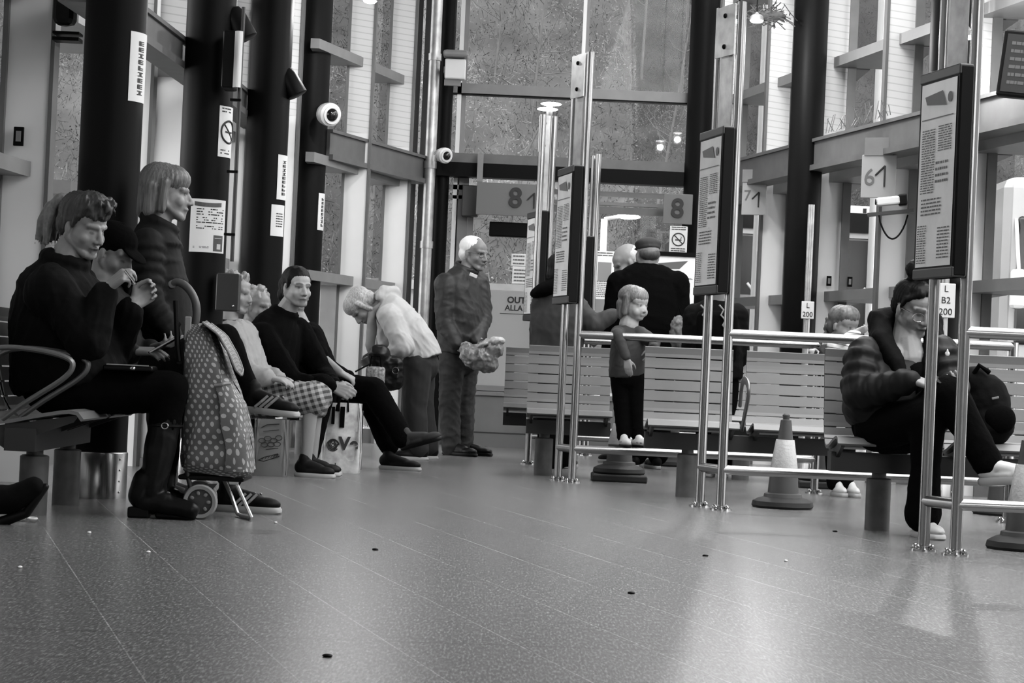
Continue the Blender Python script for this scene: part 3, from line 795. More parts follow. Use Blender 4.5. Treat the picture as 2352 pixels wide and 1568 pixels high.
for q_ in ((.1, .9, .86, .94, 2, 2), (.1, .9, .06, .14, 2, 2)):
    mb = MB(); bars(mb, c, rot, .15, .225, [q_], 4); build('print', mb, M_print, r)
# hanging bay signs on the right, turned towards the aisle
c = at(2018, 405, 14.3); yw = R(-25)
r, rot = panel('bay_sign', c, .235, .29, M_signlight, yw, lab='pale hanging sign reading 6 with an arrow on the right beam')
letters('6', .16, M_printg, 'numeral', on(c, rot, -.06, -.01, .01), (R(90), 0, yw), r); arrow(on(c, rot, .02, .0, 0), rot, .07, r)
build('hanger', MB().box(c + V((0, 0, .2)), (.2, .03, .12), rot), M_ledge, r)
c = at(1732, 456, 16.9)
r, rot = panel('bay_sign', c, .20, .26, M_signlight, yw, lab='pale hanging sign with an arrow right of the second timetable')
letters('7', .12, M_printg, 'numeral', on(c, rot, -.055, .02, .01), (R(90), 0, yw), r); arrow(on(c, rot, .02, -.01, 0), rot, .06, r)
build('hanger', MB().box(c + V((0, 0, .18)), (.2, .03, .1), rot), M_ledge, r)
# posters at the end wall
c = at(1388, 632, 18.1); r, rot = panel('notice', c, .16, .41, M_poster, lab='tall pale notice beside the white haired man at the end glazing', cat='notice')
mb = MB(); bars(mb, c, rot, .16, .41, [(.1, .9, .9, .95, 2, 2), (.12, .88, .05, .36, 9, .7)], 5); build('print', mb, M_printg, r)
build('picture', MB().box(on(c, rot, 0, .03, .008), (.115, .002, .16)), mat('print_mid', .22, .6), r)
c = at(1545, 640, 17.4); r, rot = panel('notice_board', c, .36, .40, M_poster, lab='wide notice board behind the big coat, black strip along its top', cat='notice board')
build('top_strip', MB().box(on(c, rot, 0, .20, .01), (.37, .03, .035)), M_dark, r)
g = MB(); g.add([on(c, rot, u, v, .008) for u, v in ((-.15, .12), (.12, .15), (.05, .08), (-.13, .075))], [(0, 1, 2, 3)]); build('header_graphic', g, M_printg, r)
mb = MB(); bars(mb, c, rot, .36, .40, [(.05, .95, .5, .52, 2, 3), (.06, .9, .1, .4, 6, 1)], 6); build('print', mb, M_printg, r)
for i, (py, h, n) in enumerate([(597, .105, 3), (632, .15, 4)]):
    c = at(1191 + i * 2, py, 18.34); r, rot = panel('notice', c, .125, h, M_paper, lab=['small white notice on the end door glass, upper of two', 'small white notice on the end door glass, lower of two'][i], cat='notice')
    mb = MB(); bars(mb, c, rot, .125, h, [(.12, .9, .15, .75, n, 1.5)], 9 + i); build('print', mb, M_printg, r)
# curved notices wrapped on the columns
def wrap(cx, cy, r, a0, a1, z0, z1, m, name, lab, cat, rows=None, big=None, pic=False, symbol=False, seed=1):
    P = lambda u, v, o=0: V((cx + (r + .003 + o) * math.cos(a0 + (a1 - a0) * u), cy + (r + .003 + o) * math.sin(a0 + (a1 - a0) * u), z0 + (z1 - z0) * v))
    mb = MB(); mb.grid(lambda u, v: P(u, v), 14, 3)
    mb.grid(lambda u, v: P(1 - u, v, -.0015), 14, 3)
    o = build(name, mb, m, smooth=True); tag(o, lab, cat, None)
    pm = MB(); rnd = random.Random(seed); H = z1 - z0; W = abs(a1 - a0) * r
    if rows: text_rows(pm, lambda u, v, o=0: P(u, v, .0012), rows, rnd)
    if big:    # upright block letters reading along the column
        u0, u1, n = big
        for k in range(n):
            va = .10 + .80 * k / n; vb = va + .80 / n * .72; t = (vb - va) * .22
            pat = rnd.choice(['E', 'H', 'A', 'N', 'E'])
            bar = lambda ua, ub, v0_, v1_: pm.grid(lambda a, b: P(ua + (ub - ua) * a, v0_ + (v1_ - v0_) * b, .0014), 3, 1)
            bar(u0, u1, va, va + t)
            if pat in 'HNE': bar(u0, u1, vb - t, vb)
            if pat in 'EA': bar(u0, u1, (va + vb) / 2 - t / 2, (va + vb) / 2 + t / 2)
            if pat in 'EA': bar(u0, u0 + .12, va, vb)
            if pat in 'HN': bar((u0 + u1) / 2 - .06, (u0 + u1) / 2 + .06, va, vb)
    if symbol:
        pts = [P(.5 + .40 * math.cos(a), .5 + .40 * W / H * math.sin(a), .001) for a in np.linspace(0, 6.283, 29)[:-1]]
        pm.tube(pts, .006, 6, closed=True); pm.tube([P(.5 - .28, .5 + .28 * W / H, .001), P(.5, .5, .001), P(.5 + .28, .5 - .28 * W / H, .001)], .005, 6); pm.tube([P(.3, .5, .001), P(.5, .49, .001), P(.7, .5, .001)], .005, 6)
    if pm.v: build('print', pm, M_print, o)
    if pic:
        g = MB(); g.grid(lambda u, v: P(.62 + .3 * u, .03 + .30 * v, .0012), 4, 2); build('picture', g, mat('print_dark', .05, .5), o)
        g = MB(); g.grid(lambda u, v: P(.72 + .12 * u, .07 + .10 * v, .002), 3, 2); g.grid(lambda u, v: P(.65 + .22 * u, .27 + .012 * v, .002), 3, 1); build('picture_detail', g, mat('print_pale', .4, .5), o)
        g = MB(); g.grid(lambda u, v: P(.10 + .72 * u, .87 + .08 * v - .02 * math.sin(u * 3), .0012), 8, 2); build('header_graphic', g, mat('print_dark', .05, .5), o)
    return o
def ang_of(cx, cy, r, px, py):
    # angle on the column's near face seen at pixel px
    best = None
    for k in range(-1800, 1, 4):
        a = R(k / 10); q = V((cx + r * math.cos(a), cy + r * math.sin(a), 0)); pxx = proj(q.x, q.y, at(px, py, cy).z)
        if best is None or abs(pxx - px) < best[0]: best = (abs(pxx - px), a)
    return best[1]
def proj(x, y, z):
    d = CR3.transposed() @ (V((x, y, z)) - V((0, 0, CAMH))); return 1176 + F * d.x / -d.z
def zof(px, py, Y): return at(px, py, Y).z
def colsign(i, pxa, pxb, py0, py1, **k):
    p = LCs[i]; a0 = ang_of(p.x, p.y, .14, pxa, (py0 + py1) / 2)
    pm = (pxa + pxb) / 2; a1 = R(k.pop('a1')) if 'a1' in k else ang_of(p.x, p.y, .14, pxb, (py0 + py1) / 2)
    Yf = p.y - .1
    return wrap(p.x, p.y, .14, a0, a1, zof(pm, py1, Yf), zof(pm, py0, Yf), **k)
colsign(0, 297, 330, 72, 232, a1=8, m=M_paper, name='column_notice', lab='long vertical white notice high on the thick column nearest the left bench', cat='notice', big=(.34, .62, 9), seed=3)
colsign(1, 437, 515, 458, 580, m=M_paper, name='column_notice', lab='large white poster with a dark picture on the second left column', cat='notice', rows=[(.16, .92, .70, .80, 3, 1.6), (.16, .92, .55, .64, 3, 1.6), (.16, .9, .44, .48, 2, 1.8), (.1, .5, .08, .10, 2, 2)], pic=True)
colsign(1, 502, 531, 243, 360, a1=10, m=M_paper, name='no_smoking_sign', lab='white no smoking sign wrapped on the second left column', cat='sign', rows=[(.1, .6, .88, .94, 2, 2), (.1, .6, .06, .12, 2, 2)], symbol=True)
colsign(2, 637, 656, 355, 458, a1=8, m=M_paper, name='column_notice', lab='long vertical white notice on the third left column, upper of two', cat='notice', big=(.3, .6, 9), seed=5)
colsign(2, 622, 649, 470, 542, a1=-12, m=M_paper, name='column_notice', lab='small white notice on the third left column, lower of two', cat='notice', rows=[(.3, .8, .3, .7, 6, .8)], seed=6)
colsign(3, 730, 748, 443, 528, a1=6, m=M_paper, name='column_notice', lab='long vertical white notice on the fourth left column', cat='notice', big=(.3, .6, 8), seed=7)
# right columns
def rsign(k, pxa, pxb, py0, py1, **kw):
    x, y = RC[k]; a0 = R(188); a1 = ang_of(x, y, .125, pxb, (py0 + py1) / 2)
    pm = (pxa + pxb) / 2
    return wrap(x, y, .125, a0, a1, zof(pm, py1, y - .1), zof(pm, py0, y - .1), **kw)
rsign(2, 2080, 2106, 450, 548, m=M_paper, name='column_notice', lab='vertical white notice on the dark column left of the nearest timetable', cat='notice', big=(.35, .7, 8), seed=8)
# flat white cards with numbers on posts behind the right lanes
for i, (px, py, Y, w, h, tx, lb) in enumerate([(1855, 712, 15.3, .09, .125, ('L', '200'), 'small white card on a pole right of the middle column'), (2172, 690, 12.4, .11, .20, ('L', 'B2', '200'), 'tall white bay card on a pole seen between the nearest barrier posts')]):
    c = at(px, py, Y); r, rot = panel('bay_card', c, w, h, M_paper, lab=lb, cat='sign')
    for j, t in enumerate(tx): letters(t, h / len(tx) * .8, M_print, 'lettering', on(c, rot, 0, h * (.5 - (j + .5) / len(tx)), .008), (R(90), 0, 0), r)
    b = build('card_pole', MB().tube([(c.x, c.y + .03, 0), (c.x, c.y + .03, 2.4 if i else 1.95)], .024, 12), M_zinc, r, smooth=True)
# stickers on the white panels
for px, py, Y, w, h, lb in [(43, 313, 10.57, .05, .095, 'dark switch plate on the white panel at the far left'), (1904, 645, 15.87, .036, .075, 'small dark sticker on the white panel right of the middle column'), (1952, 647, 15.86, .036, .075, 'small dark sticker on the glass beside the right white panel')]:
    c = at(px, py, Y); o = build('wall_plate', MB().rbox(c, (w, .012, h), .003), M_dark); tag(o, lb, 'plate')
    build('plate_face', MB().box(c + V((0, -.0075, 0)), (w * .5, .004, h * .55)), M_ledge, o)

# ------------------------------------------------------------------ cameras, lamps and boxes on the structure
def dome(px, py, Y, s, lab):
    c = at(px, py, Y); r = empty('dome_camera', c, lab, 'security camera', None)
    fw = V((.55, -.8, -.15)).normalized(); q = fw.to_track_quat('Z', 'Y').to_matrix()
    build('housing', MB().lathe([(.0, -.09), (.05, -.088), (.082, -.06), (.09, -.01), (.088, .02), (.068, .034), (.06, .034)], c, 24, q).lathe([(.055, .03), (.07, .03), (.07, .042), (.055, .042)], c, 24, q), M_whiteplas, r, smooth=True)
    build('dome', MB().ell(c + fw * .02, (.055, .055, .055)), M_lens, r, smooth=True)
    build('bracket', MB().tube([c - fw * .06, c - fw * .09 + V((0, 0, .06)), c - fw * .10 + V((-.03, .12, .06)), c + V((-.17 * s, .26 * s, .02))], .014, 8), M_whiteplas, r, smooth=True)
    return r
dome(757, 263, 16.1, 1, 'white dome camera on the fourth left column'); 
d2 = dome(1022, 357, 17.95, .9, 'pale dome camera on the dark post in the far left corner'); d2.scale = (.75, .75, .75)
c = at(1046, 160, 18.0); r = empty('floodlight', c, 'white boxed floodlight high in the far left corner', 'floodlight')
build('box', MB().rbox(c, (.175, .12, .17), .012), M_whiteplas, r); build('mast_arm', MB().box(c + V((-.07, .14, 0)), (.06, .26, .05)), M_ledge, r); build('lamp_head', MB().rbox(c + V((.0, -.03, .125)), (.21, .16, .06), .02), M_ledge, r); build('bracket', MB().box(c + V((-.02, .02, -.11)), (.14, .04, .05)), M_ledge, r)
# camera and shelf on the right
c = at(2040, 462, 13.9); r = empty('cctv_camera', c, 'white box camera on a dark bracket beside the third right column', 'security camera')
rz = Matrix.Rotation(R(-12), 3, 'Z') @ Matrix.Rotation(R(-7), 3, 'Y')
build('housing', MB().rbox(c, (.15, .075, .055), .012, rz), M_whiteplas, r); build('hood', MB().rbox(c + V((.095, 0, .012)), (.06, .085, .075), .01, rz), M_plastic, r)
build('lens', MB().lathe([(.0, -.006), (.02, -.006), (.02, .006), (0, .006)], c + V((-.077, 0, -.008)), 14, Matrix.Rotation(R(90), 3, 'Y')), M_lens, r)
build('bracket', MB().box(c + V((.02, 0, -.075)), (.30, .07, .022), rz).tube([c + V((-.15, 0, -.055)), c + V((-.15, 0, -.085))], .012, 8), M_mulldark, r)
build('cable', MB().tube([c + V((-.06 + .19 * t, -.01, -.085 - .16 * math.sin(math.pi * t) ** .7)) for t in np.linspace(0, 1, 15)], .006, 6), M_dark, r)
# monitor cut by the right edge
c = at(2352, 150, 11.4); yw = R(-20); rot = Matrix.Rotation(yw, 3, 'Z') @ Matrix.Rotation(R(6), 3, 'Y'); r = empty('departure_screen', c, 'dark hanging departure screen cut by the upper right edge', 'screen')
build('housing', MB().rbox(c, (.24, .09, .36), .012, rot), M_plastic, r); build('display', MB().box(c + rot @ V((0, -.047, 0)), (.20, .004, .31), rot), mat('screen_glass', .03, .25), r)
mb = MB(); rnd = random.Random(4); text_rows(mb, lambda u, v, o: c + rot @ V(((u - .5) * .18, -.0505, (v - .5) * .28)), [(.1, .9, .1, .85, 6, 1.2)], rnd); build('display_text', mb, mat('screen_text', .07, .5), r)
build('hanger', MB().tube([c + V((.02, .03, .17)), c + V((.02, .03, 1.2))], .02, 10), M_mulldark, r)
# riser pipe, control box on the second left column
p = LCs[1]; q = at(541, 420, 11.87); r = empty('riser_pipe', (q.x, q.y, 0), 'thin dark riser pipe clipped to the second left column', 'pipe')
build('pipe', MB().tube([(q.x, q.y, 1.2), (q.x, q.y, 2.62)], .011, 10), M_mulldark, r, smooth=True)
for z in (1.35, 1.7, 2.1): build('clip', MB().box((q.x - .02, q.y, z), (.06, .03, .014)), M_dark, r)
a = at(500, 627, 11.86); b = at(549, 716, 11.86); c = (a + b) / 2
r = empty('control_box', c, 'grey steel control box below the riser pipe on the second left column', 'box')
build('box', MB().rbox(c, (b.x - a.x, .08, a.z - b.z), .008), mat('box_grey', .018, .4), r)
build('lock', MB().ell(c + V((.035, -.042, -.075)), (.006, .004, .006)), M_chrome, r)
c = at(545, 138, 11.75); r = empty('loudspeaker', c, 'dark box with white front plate high on the second left column', 'loudspeaker')
build('housing', MB().rbox(c + V((-.045, .05, 0)), (.07, .16, .32), .01), M_plastic, r); 
build('front_plate', MB().grid(lambda u, v: c + V((-.015 + .045 * u, -.03 - .02 * math.sin(u * 3), -.155 + .31 * v)), 6, 4), M_paper, r)
for k, (i, dz, dx) in enumerate([(1, 2.53, .16), (2, 2.50, .15), (3, 2.48, -.14), (0, 2.75, .2)]):
    p = LCs[i]; c = V((p.x + dx, p.y - .02, dz)); r = empty('spotlight', c, ['dark spotlight clamped beside the second left column', 'dark spotlight clamped beside the third left column', 'dark spotlight clamped left of the fourth left column', 'dark spotlight between the first two left columns'][k], 'spotlight', 'dark spotlights on the left columns')
    qq = Matrix.Rotation(R(150), 3, 'Y'); build('can', MB().lathe([(.0, -.1), (.05, -.1), (.065, -.06), (.07, .08), (.06, .085)], c, 18, qq), M_plastic, r, smooth=True)
    build('arm', MB().tube([c, c + V((-dx * .6, .02, .02)), V((p.x + dx * .5, p.y, dz))], .014, 8), M_plastic, r)
for px, py, Y, lb in [(1697, 47, 14.6, 'lit ceiling lamp left of the second barrier post'), (1738, 47, 14.9, 'lit ceiling lamp right of the second barrier post'), (2222, 84, 12.6, 'lit ceiling lamp above the nearest timetable'), (850, 2, 15.0, 'lit ceiling lamp at the top edge above the bending woman')]:
    c = at(px, py, Y); r = empty('ceiling_lamp', c, lb, 'lamp', 'small lit lamps hung from the ceiling')
    build('shade', MB().lathe([(.05, .0), (.045, .03), (.012, .05), (.008, .06)], c, 18), M_mull, r, smooth=True)
    build('bulb', MB().ell(c + V((0, 0, -.002)), (.046, .046, .016)), M_lit, r, smooth=True)
    ld = bpy.data.lights.new('lamp_light', 'POINT'); ld.energy = 9; ld.shadow_soft_size = .03; lo = bpy.data.objects.new('lamp_light', ld); COL.objects.link(lo); lo.parent = r; lo.location = (0, 0, -.07)
    build('flex', MB().tube([c + V((0, 0, .05)), V((c.x, c.y, ZT))], .005, 6), M_dark, r)
c = at(150, 22, 10.45); o = build('wall_speaker', MB().rbox(c, (.10, .12, .16), .03).box(c + V((.0, .08, .0)), (.04, .1, .04)), M_plastic); tag(o, 'black rounded box high on the left wall at the top edge', 'speaker')
c = at(155, 92, 10.5); o = build('wall_shelf', MB().box(c, (.13, .10, .018)).box(c + V((0, 0, .03)), (.13, .10, .012)), M_dark); tag(o, 'narrow dark double shelf on the left wall below the black box', 'shelf')
# door operator and dark box above the end door
c = at(1172, 528, 18.3); o = build('door_operator', MB().rbox(c, (.36, .1, .125), .01), M_dark); tag(o, 'black door operator box above the end door', 'door operator')
c = at(1080, 462, 18.3); o = build('shutter_box', MB().rbox(c, (.14, .1, .27), .01), M_mulldark); tag(o, 'dark box left of the hanging 8 and arrow sign', 'box')
# bird spikes and clutter on the right beam
c = at(2025, 300, 14.4); sp = MB(); rnd = random.Random(5)
for i in range(26):
    b = at(1930 + i * 6, 308 - i * 1.7, 14.7 - i * .02) + V((-.1, 0, 0)); sp.tube([b, b + V((rnd.uniform(-.05, .05), 0, rnd.uniform(.04, .13)))], .003, 4)
o = build('bird_spikes', sp, M_mull); tag(o, 'row of thin bird spikes along the right transom beam', 'bird spikes')
c = at(1771, 36, 15.52); nb = MB()
for i in range(60):
    a = V((rnd.gauss(0, .07), rnd.gauss(0, .05), rnd.gauss(0, .025))); d = V((rnd.gauss(0, 1), rnd.gauss(0, 1), rnd.gauss(0, .5))).normalized() * rnd.uniform(.05, .13); nb.tube([c + a - d, c + a, c + a + d + V((0, 0, rnd.uniform(-.03, .02)))], .004, 4)
nb.ell(c, (.11, .08, .035)); o = build('bird_nest', nb, mat('twigs', .03, .9)); tag(o, 'dark twiggy bird nest lodged on the middle right column', 'nest')
# crumbs and litter
lt = MB(); c0 = flr(55, 1197, .0)
for i in range(7):
    c = c0 + V((rnd.uniform(-.055, .055), rnd.uniform(-.04, .04), .012)); rr = rnd.uniform(.012, .022)
    a = rnd.uniform(0, 3); lt.tube([c + V((rr * math.cos(t) * 1.3, rr * math.sin(t) * math.cos(a), rr * .6 * math.sin(t) * math.sin(a) + .002)) for t in np.linspace(0, 6.28, 13)[:-1]], .004, 5, closed=True)
o = build('crumpled_litter', lt, M_paper, smooth=True); tag(o, 'crumpled curls of white litter on the floor beside the dark boot', 'litter')
lbs = ['white crumb on the floor at the far left edge', 'white crumb left of the foreground boots', 'white crumb near the tile seam below the trolley', 'white crumb right of the trolley wheel stand', 'pale crumb in front of the nearest barrier', 'small dark fleck of dirt in the middle of the floor', 'dark fleck of dirt right of the floor centre', 'dark fleck of dirt below the second barrier', 'dark fleck on the floor near the bottom edge', 'dark leaf beside the woman in glasses']
for (px, py, dk), lb in zip([(46, 1304, 0), (205, 1224, 0), (341, 1269, 0), (633, 1201, 0), (1805, 1289, 0), (862, 1263, 1), (1450, 1363, 1), (1620, 1277, 1), (752, 1508, 1), (1918, 1221, 1)], lbs):
    c = flr(px, py); m = MB().ell(c + V((0, 0, .003)), (.012 if dk else .007, .012, .004)); o = build('floor_crumb', m, M_dark if dk else M_paper, smooth=True); tag(o, lb, 'crumb')
# ------------------------------------------------------------------ figures
HEADS = []
def unit(v): return V(v).normalized()
class Fig:
    def __init__(s, Y0, lab, base_px, voxel=.006):
        s.Y0 = Y0; s.vx = voxel
        b = at(base_px, 900, Y0); s.root = empty('person', (b.x, b.y, 0), lab, 'person')
        s.skin = MB(); s.heads = []; s.seed = int(Y0 * 100)
    def j(s, px, py, d=0):
        # joint seen at a pixel, d metres nearer (-) or farther (+) than the figure's own distance
        return at(px, py, s.Y0 + d)
    # ---- head
    def head(s, c, f, sc=1.0, up=(0, 0, 1), neck=None, look=None, fat=1.0, brow=.35, lip=.6, stub=1.0, eyes=True, tone=1.0, child=False):
        f = unit(f); u = V(up); u = (u - f * u.dot(f)).normalized(); x = f.cross(u)
        M = Matrix((x, f, u)).transposed(); mb = s.skin
        W = lambda p: c + M @ (V(p) * sc)
        def e(p, r, rot=None): mb.ell(W(p), tuple(k * sc for k in r), M if rot is None else M @ rot)
        def k(p, r, q, t): mb.cone(W(p), r * sc, W(q), t * sc)
        e((0, -.018, .032), (.076, .097, .086)); e((0, .022, -.03), (.064 * fat, .070, .082)); e((0, .03, .04), (.066, .056, .05))
        if child:
            e((0, .050, -.030), (.060, .048, .050)); e((0, .062, -.080), (.026, .024, .020)); e((0, .046, .035), (.068, .048, .055))
            for m in (-1, 1):
                e((m * .036, .058, -.042), (.031, .028, .032)); e((m * .031, .074, -.001), (.017, .012, .0125)); k((m * .016, .084, .012), .006, (m * .046, .070, .011), .005); k((m * .02, .084, -.0125), .004, (m * .042, .074, -.012), .004)
                e((m * .077, -.008, -.012), (.008, .018, .028), Matrix.Rotation(R(-m * 18), 3, 'Z')); e((m * .008, .098, -.037), (.008, .008, .007))
            k((0, .086, .0), .007, (0, .100, -.030), .010); k((-.012, .087, -.0605), .006, (.012, .087, -.0605), .006); k((-.010, .084, -.070), .0065, (.010, .084, -.070), .0065)
        else: e((0, .068, -.097), (.027 * fat, .023, .019))
        for m in (() if child else (-1, 1)):
            k((m * .060 * fat, -.008, -.045), .017, (m * .022, .066, -.095), .017)
            e((m * .038, .056, -.032), (.026 * fat, .024, .026))
            k((m * .012, .085, .020), .0105, (m * .047, .066, .021), .0105)
            k((m * .018, .0765, .0105), .006, (m * .045, .062, .0095), .0055)      # upper lid
            e((m * .031, .062, .0005), (.0145, .0125, .0105))
            k((m * .020, .076, -.0105), .005, (m * .043, .064, -.0095), .005)      # lower lid
            e((m * .0125, .097, -.037), (.0095, .011, .0085))
            e((m * .076, -.008, -.014), (.009, .018, .026), Matrix.Rotation(R(10), 3, 'X') @ Matrix.Rotation(R(-m * 18), 3, 'Z'))
            e((m * .079, -.004, -.036), (.007, .010, .010))
        if not child:
          k((0, .085, .010), .0085, (0, .108, -.030), .0115); e((0, .110, -.034), (.0115, .010, .0105))
          k((-.016, .088, -.0615), .0065, (.016, .088, -.0615), .0065); e((0, .093, -.0605), (.015, .0075, .0065))
          k((-.013, .086, -.0725), .0068, (.013, .086, -.0725), .0068); e((0, .082, -.083), (.018, .010, .008))
        if neck is not None:
            mb.cone(W((0, -.022, -.06)), .052 * sc * fat, neck, .060 * sc * fat)
        s.heads.append((c, M, sc, brow, lip, stub, eyes, tone)); s.W = W; s.HM = M; s.hs = sc; s.hc = c
        return W
    def hand(s, wr, d, n, side, curl=.7, sc=1.0, curls=None, thumb=1.0):
        d = unit(d); n = V(n); n = (n - d * n.dot(d)).normalized(); l = d.cross(n) * -side; mb = s.skin
        offs = (.030, .0105, -.0095, -.028); lens = (.070, .078, .072, .056); kl = (.088, .091, .087, .080)
        for i in range(4):
            kn = wr + (d * kl[i] + l * offs[i]) * sc
            mb.cone(wr + (l * offs[i] * .55 + d * .01) * sc, .0165 * sc, kn, .0118 * sc)
            c = (curls[i] if curls else curl * (1 + .12 * (i - 1))); p = kn; r = .0094 - .0004 * i
            spread = (offs[i] * 1.6)
            for ang, fr in ((c * .75, .45), (c * 1.65, .31), (c * 2.2, .24)):
                dr = (d * math.cos(ang) + n * math.sin(ang) + l * spread * (1 if ang < 1 else .2)).normalized(); q = p + dr * lens[i] * fr * sc
                mb.cone(p, r * sc, q, (r - .0008) * sc); p = q; r -= .0009
        b = wr + (d * .024 + l * .020) * sc; q = b + unit(d * .62 + l * .68 + n * .35) * .045 * sc
        mb.cone(b, .0155 * sc, q, .0118 * sc); q2 = q + unit(d * .85 + l * (.45 - .5 * curl * thumb) + n * .55) * .033 * sc; mb.cone(q, .0112 * sc, q2, .0098 * sc)
        q3 = q2 + unit(d * .75 - l * .25 * thumb * curl + n * .6) * .026 * sc; mb.cone(q2, .0098 * sc, q3, .0080 * sc)
    def torso(s, mb, rings, lat, grow=0.0, ex=.82):
        lat = unit(lat); n = 24; out = []
        pts = [r[0] for r in rings]
        # resample for a smooth spine
        fine = []
        for i in range(len(rings) - 1):
            p0 = rings[max(i - 1, 0)]; p1 = rings[i]; p2 = rings[i + 1]; p3 = rings[min(i + 2, len(rings) - 1)]
            for k in range(4):
                t = k / 4; cr = lambda a, b, c_, d: .5 * ((2 * b) + (-a + c_) * t + (2 * a - 5 * b + 4 * c_ - d) * t * t + (-a + 3 * b - 3 * c_ + d) * t ** 3)
                fine.append((cr(p0[0], p1[0], p2[0], p3[0]), cr(p0[1], p1[1], p2[1], p3[1]), cr(p0[2], p1[2], p2[2], p3[2])))
        fine.append(rings[-1])
        m = len(fine)
        for i, (c, a, b) in enumerate(fine):
            t = (fine[min(i + 1, m - 1)][0] - fine[max(i - 1, 0)][0]).normalized(); la = (lat - t * lat.dot(t)).normalized(); fw = t.cross(la)
            a += grow; b += grow; ring = []
            for q in range(n):
                w = 2 * math.pi * q / n; cs, sn = math.cos(w), math.sin(w)
                ring.append(c + la * a * math.copysign(abs(cs) ** ex, cs) + fw * b * math.copysign(abs(sn) ** ex, sn))
            out.append(ring)
        mb.loft(out)
    def limb(s, mb, pts, rs): mb.chain(pts, rs)
    def puff(s, mb, p0, p1, r0, r1, n):
        d = (p1 - p0); L = d.length; q = d.to_track_quat('Z', 'Y').to_matrix()
        for i in range(n):
            t = (i + .5) / n; r = r0 + (r1 - r0) * t
            mb.ell(p0.lerp(p1, t), (r, r, L / n * .72), q)
        mb.cone(p0, r0 * .86, p1, r1 * .86)
    # ---- finish the continuous body
    def body(s, tr=None, lat=None, arms=(), legs=(), smooth=1):
        mb = s.skin
        if tr: s.torso(mb, [(c, a * .72, b * .72) for c, a, b in tr], lat)
        for a in arms: mb.chain(a[:3], [.044, .036, .027] if len(a) < 4 else [.044 * a[3], .036 * a[3], .027 * a[3]])
        for l in legs: mb.chain(l[:3], [.070, .046, .034] if len(l) < 4 else [.07 * l[3], .046 * l[3], .034 * l[3]])
        hs = list(s.heads)
        def post(w, no, me):
            t = np.ones(len(w), dtype=np.float32)
            for c, M, sc, brow, lip, stub, eyes, tone in hs:
                q = (w - np.array(c)) @ np.array(M) / sc; x, y, z = np.abs(q[:, 0]), q[:, 1], q[:, 2]
                near = (np.linalg.norm(q, axis=1) < .16)
                sm = lambda v, a, b: np.clip((b - v) / (b - a), 0, 1)
                bz = .0255 - np.abs(x - .030) * .18
                k = sm(np.abs(z - bz), .003, .0075) * (x > .010) * (x < .050) * (y > .045); t = t * (1 - (1 - brow) * k * near)
                k = sm(np.abs(z + .0668), .004, .0115) * sm(x, .014, .026) * (y > .074); t = t * (1 - (1 - lip) * k * near)
                k = sm(np.abs(z + .0668), .0012, .003) * sm(x, .018, .026) * (y > .074); t = t * (1 - .6 * k * near)
                if eyes:
                    if eyes == 'down':
                        k = sm(np.hypot((x - .031) / 1.9, z + .004), .0035, .007) * (y > .055); t = t * (1 - .7 * k * near)
                    else:
                        k = sm(np.hypot((x - .031) / 1.75, z - .001), .005, .0085) * (y > .055); t = t * (1 - .45 * k * near)
                        k = sm(np.hypot(x - .030, z - .001), .0045, .0065) * (y > .055); t = t * (1 - .75 * k * near)
                        k = sm(np.abs(z - .0075 + np.abs(x - .031) * .2), .0016, .0035) * (np.abs(x - .031) < .017) * (y > .055); t = t * (1 - .65 * k * near)
                k = sm(np.hypot(x - .007, z + .0445), .003, .0065) * (y > .085) ; t = t * (1 - .7 * k * near)
                if stub < 1:
                    k = sm(z, -.075, -.045) * (y > .0); t = t * (1 - (1 - stub) * k * near)
                t = np.where(near, t * tone, t)
            a = me.attributes.new('tone', 'FLOAT', 'POINT'); a.data.foreach_set('value', t.astype(np.float32))
            return None
        return blob('body', mb, M_skin, s.root, s.vx, smooth, post, .5)
    def wear(s, name, mb, m, voxel=None, amp=.007, k=26, it=3, vert=.5, lab=None, parent=None):
        o = blob(name, mb, m, parent or s.root, voxel or max(.008, s.vx * 1.4), it, folds(amp, k, s.seed + len(PENDING) % 13, vert) if amp else None)
        if lab: o['label'] = lab
        return o
    def hair(s, mb, m, voxel=.007, amp=.004, k=70, name='hair', it=2, strand=None):
        c, M, sc = s.hc, s.HM, s.hs; sd = s.seed; k = k * 1.5; amp = amp * .7
        def post(w, no, me):
            q = (w - np.array(c)) @ np.array(M) / sc
            th = np.arctan2(q[:, 0], q[:, 1] + .02); ph = np.arctan2(np.hypot(q[:, 0], q[:, 1]), q[:, 2] - .03)
            d = np.sin(th * k * .5 + .7 * np.sin(ph * 3 + sd) + 1.5 * np.sin(th * 5)) * .45 + .4 * np.sin(th * k * .21 + 1.2 * np.sin(q[:, 2] * 22 + sd)) + .5 * np.sin(th * 7 + sd + .5 * np.sin(q[:, 2] * 30))
            return (amp * d).astype(np.float32)
        return blob(name, mb, m, s.root, voxel, it, post)
    def cap_hair(s, mb, back=.0, top=.0, low=-.02, w=.0, ear=True):
        W = s.W; sc = s.hs; M = s.HM
        mb.ell(W((0, -.034 - back, .048 + top)), ((.084 + w) * sc, .094 * sc, .080 * sc), M)
        mb.ell(W((0, -.024, .020 if ear else .036)), (.0825 * sc, .060 * sc, .050 * sc), M)
        mb.ell(W((0, -.058 - back, low)), ((.076 + w) * sc, .062 * sc, .068 * sc), M)
    def fringe(s, mb, low=.0, w=.0):
        s_ = s.hs; mb.ell(s.W((0, .012, .058 + low)), ((.082 + w) * s_, (.083 + w) * s_, .068 * s_), s.HM)
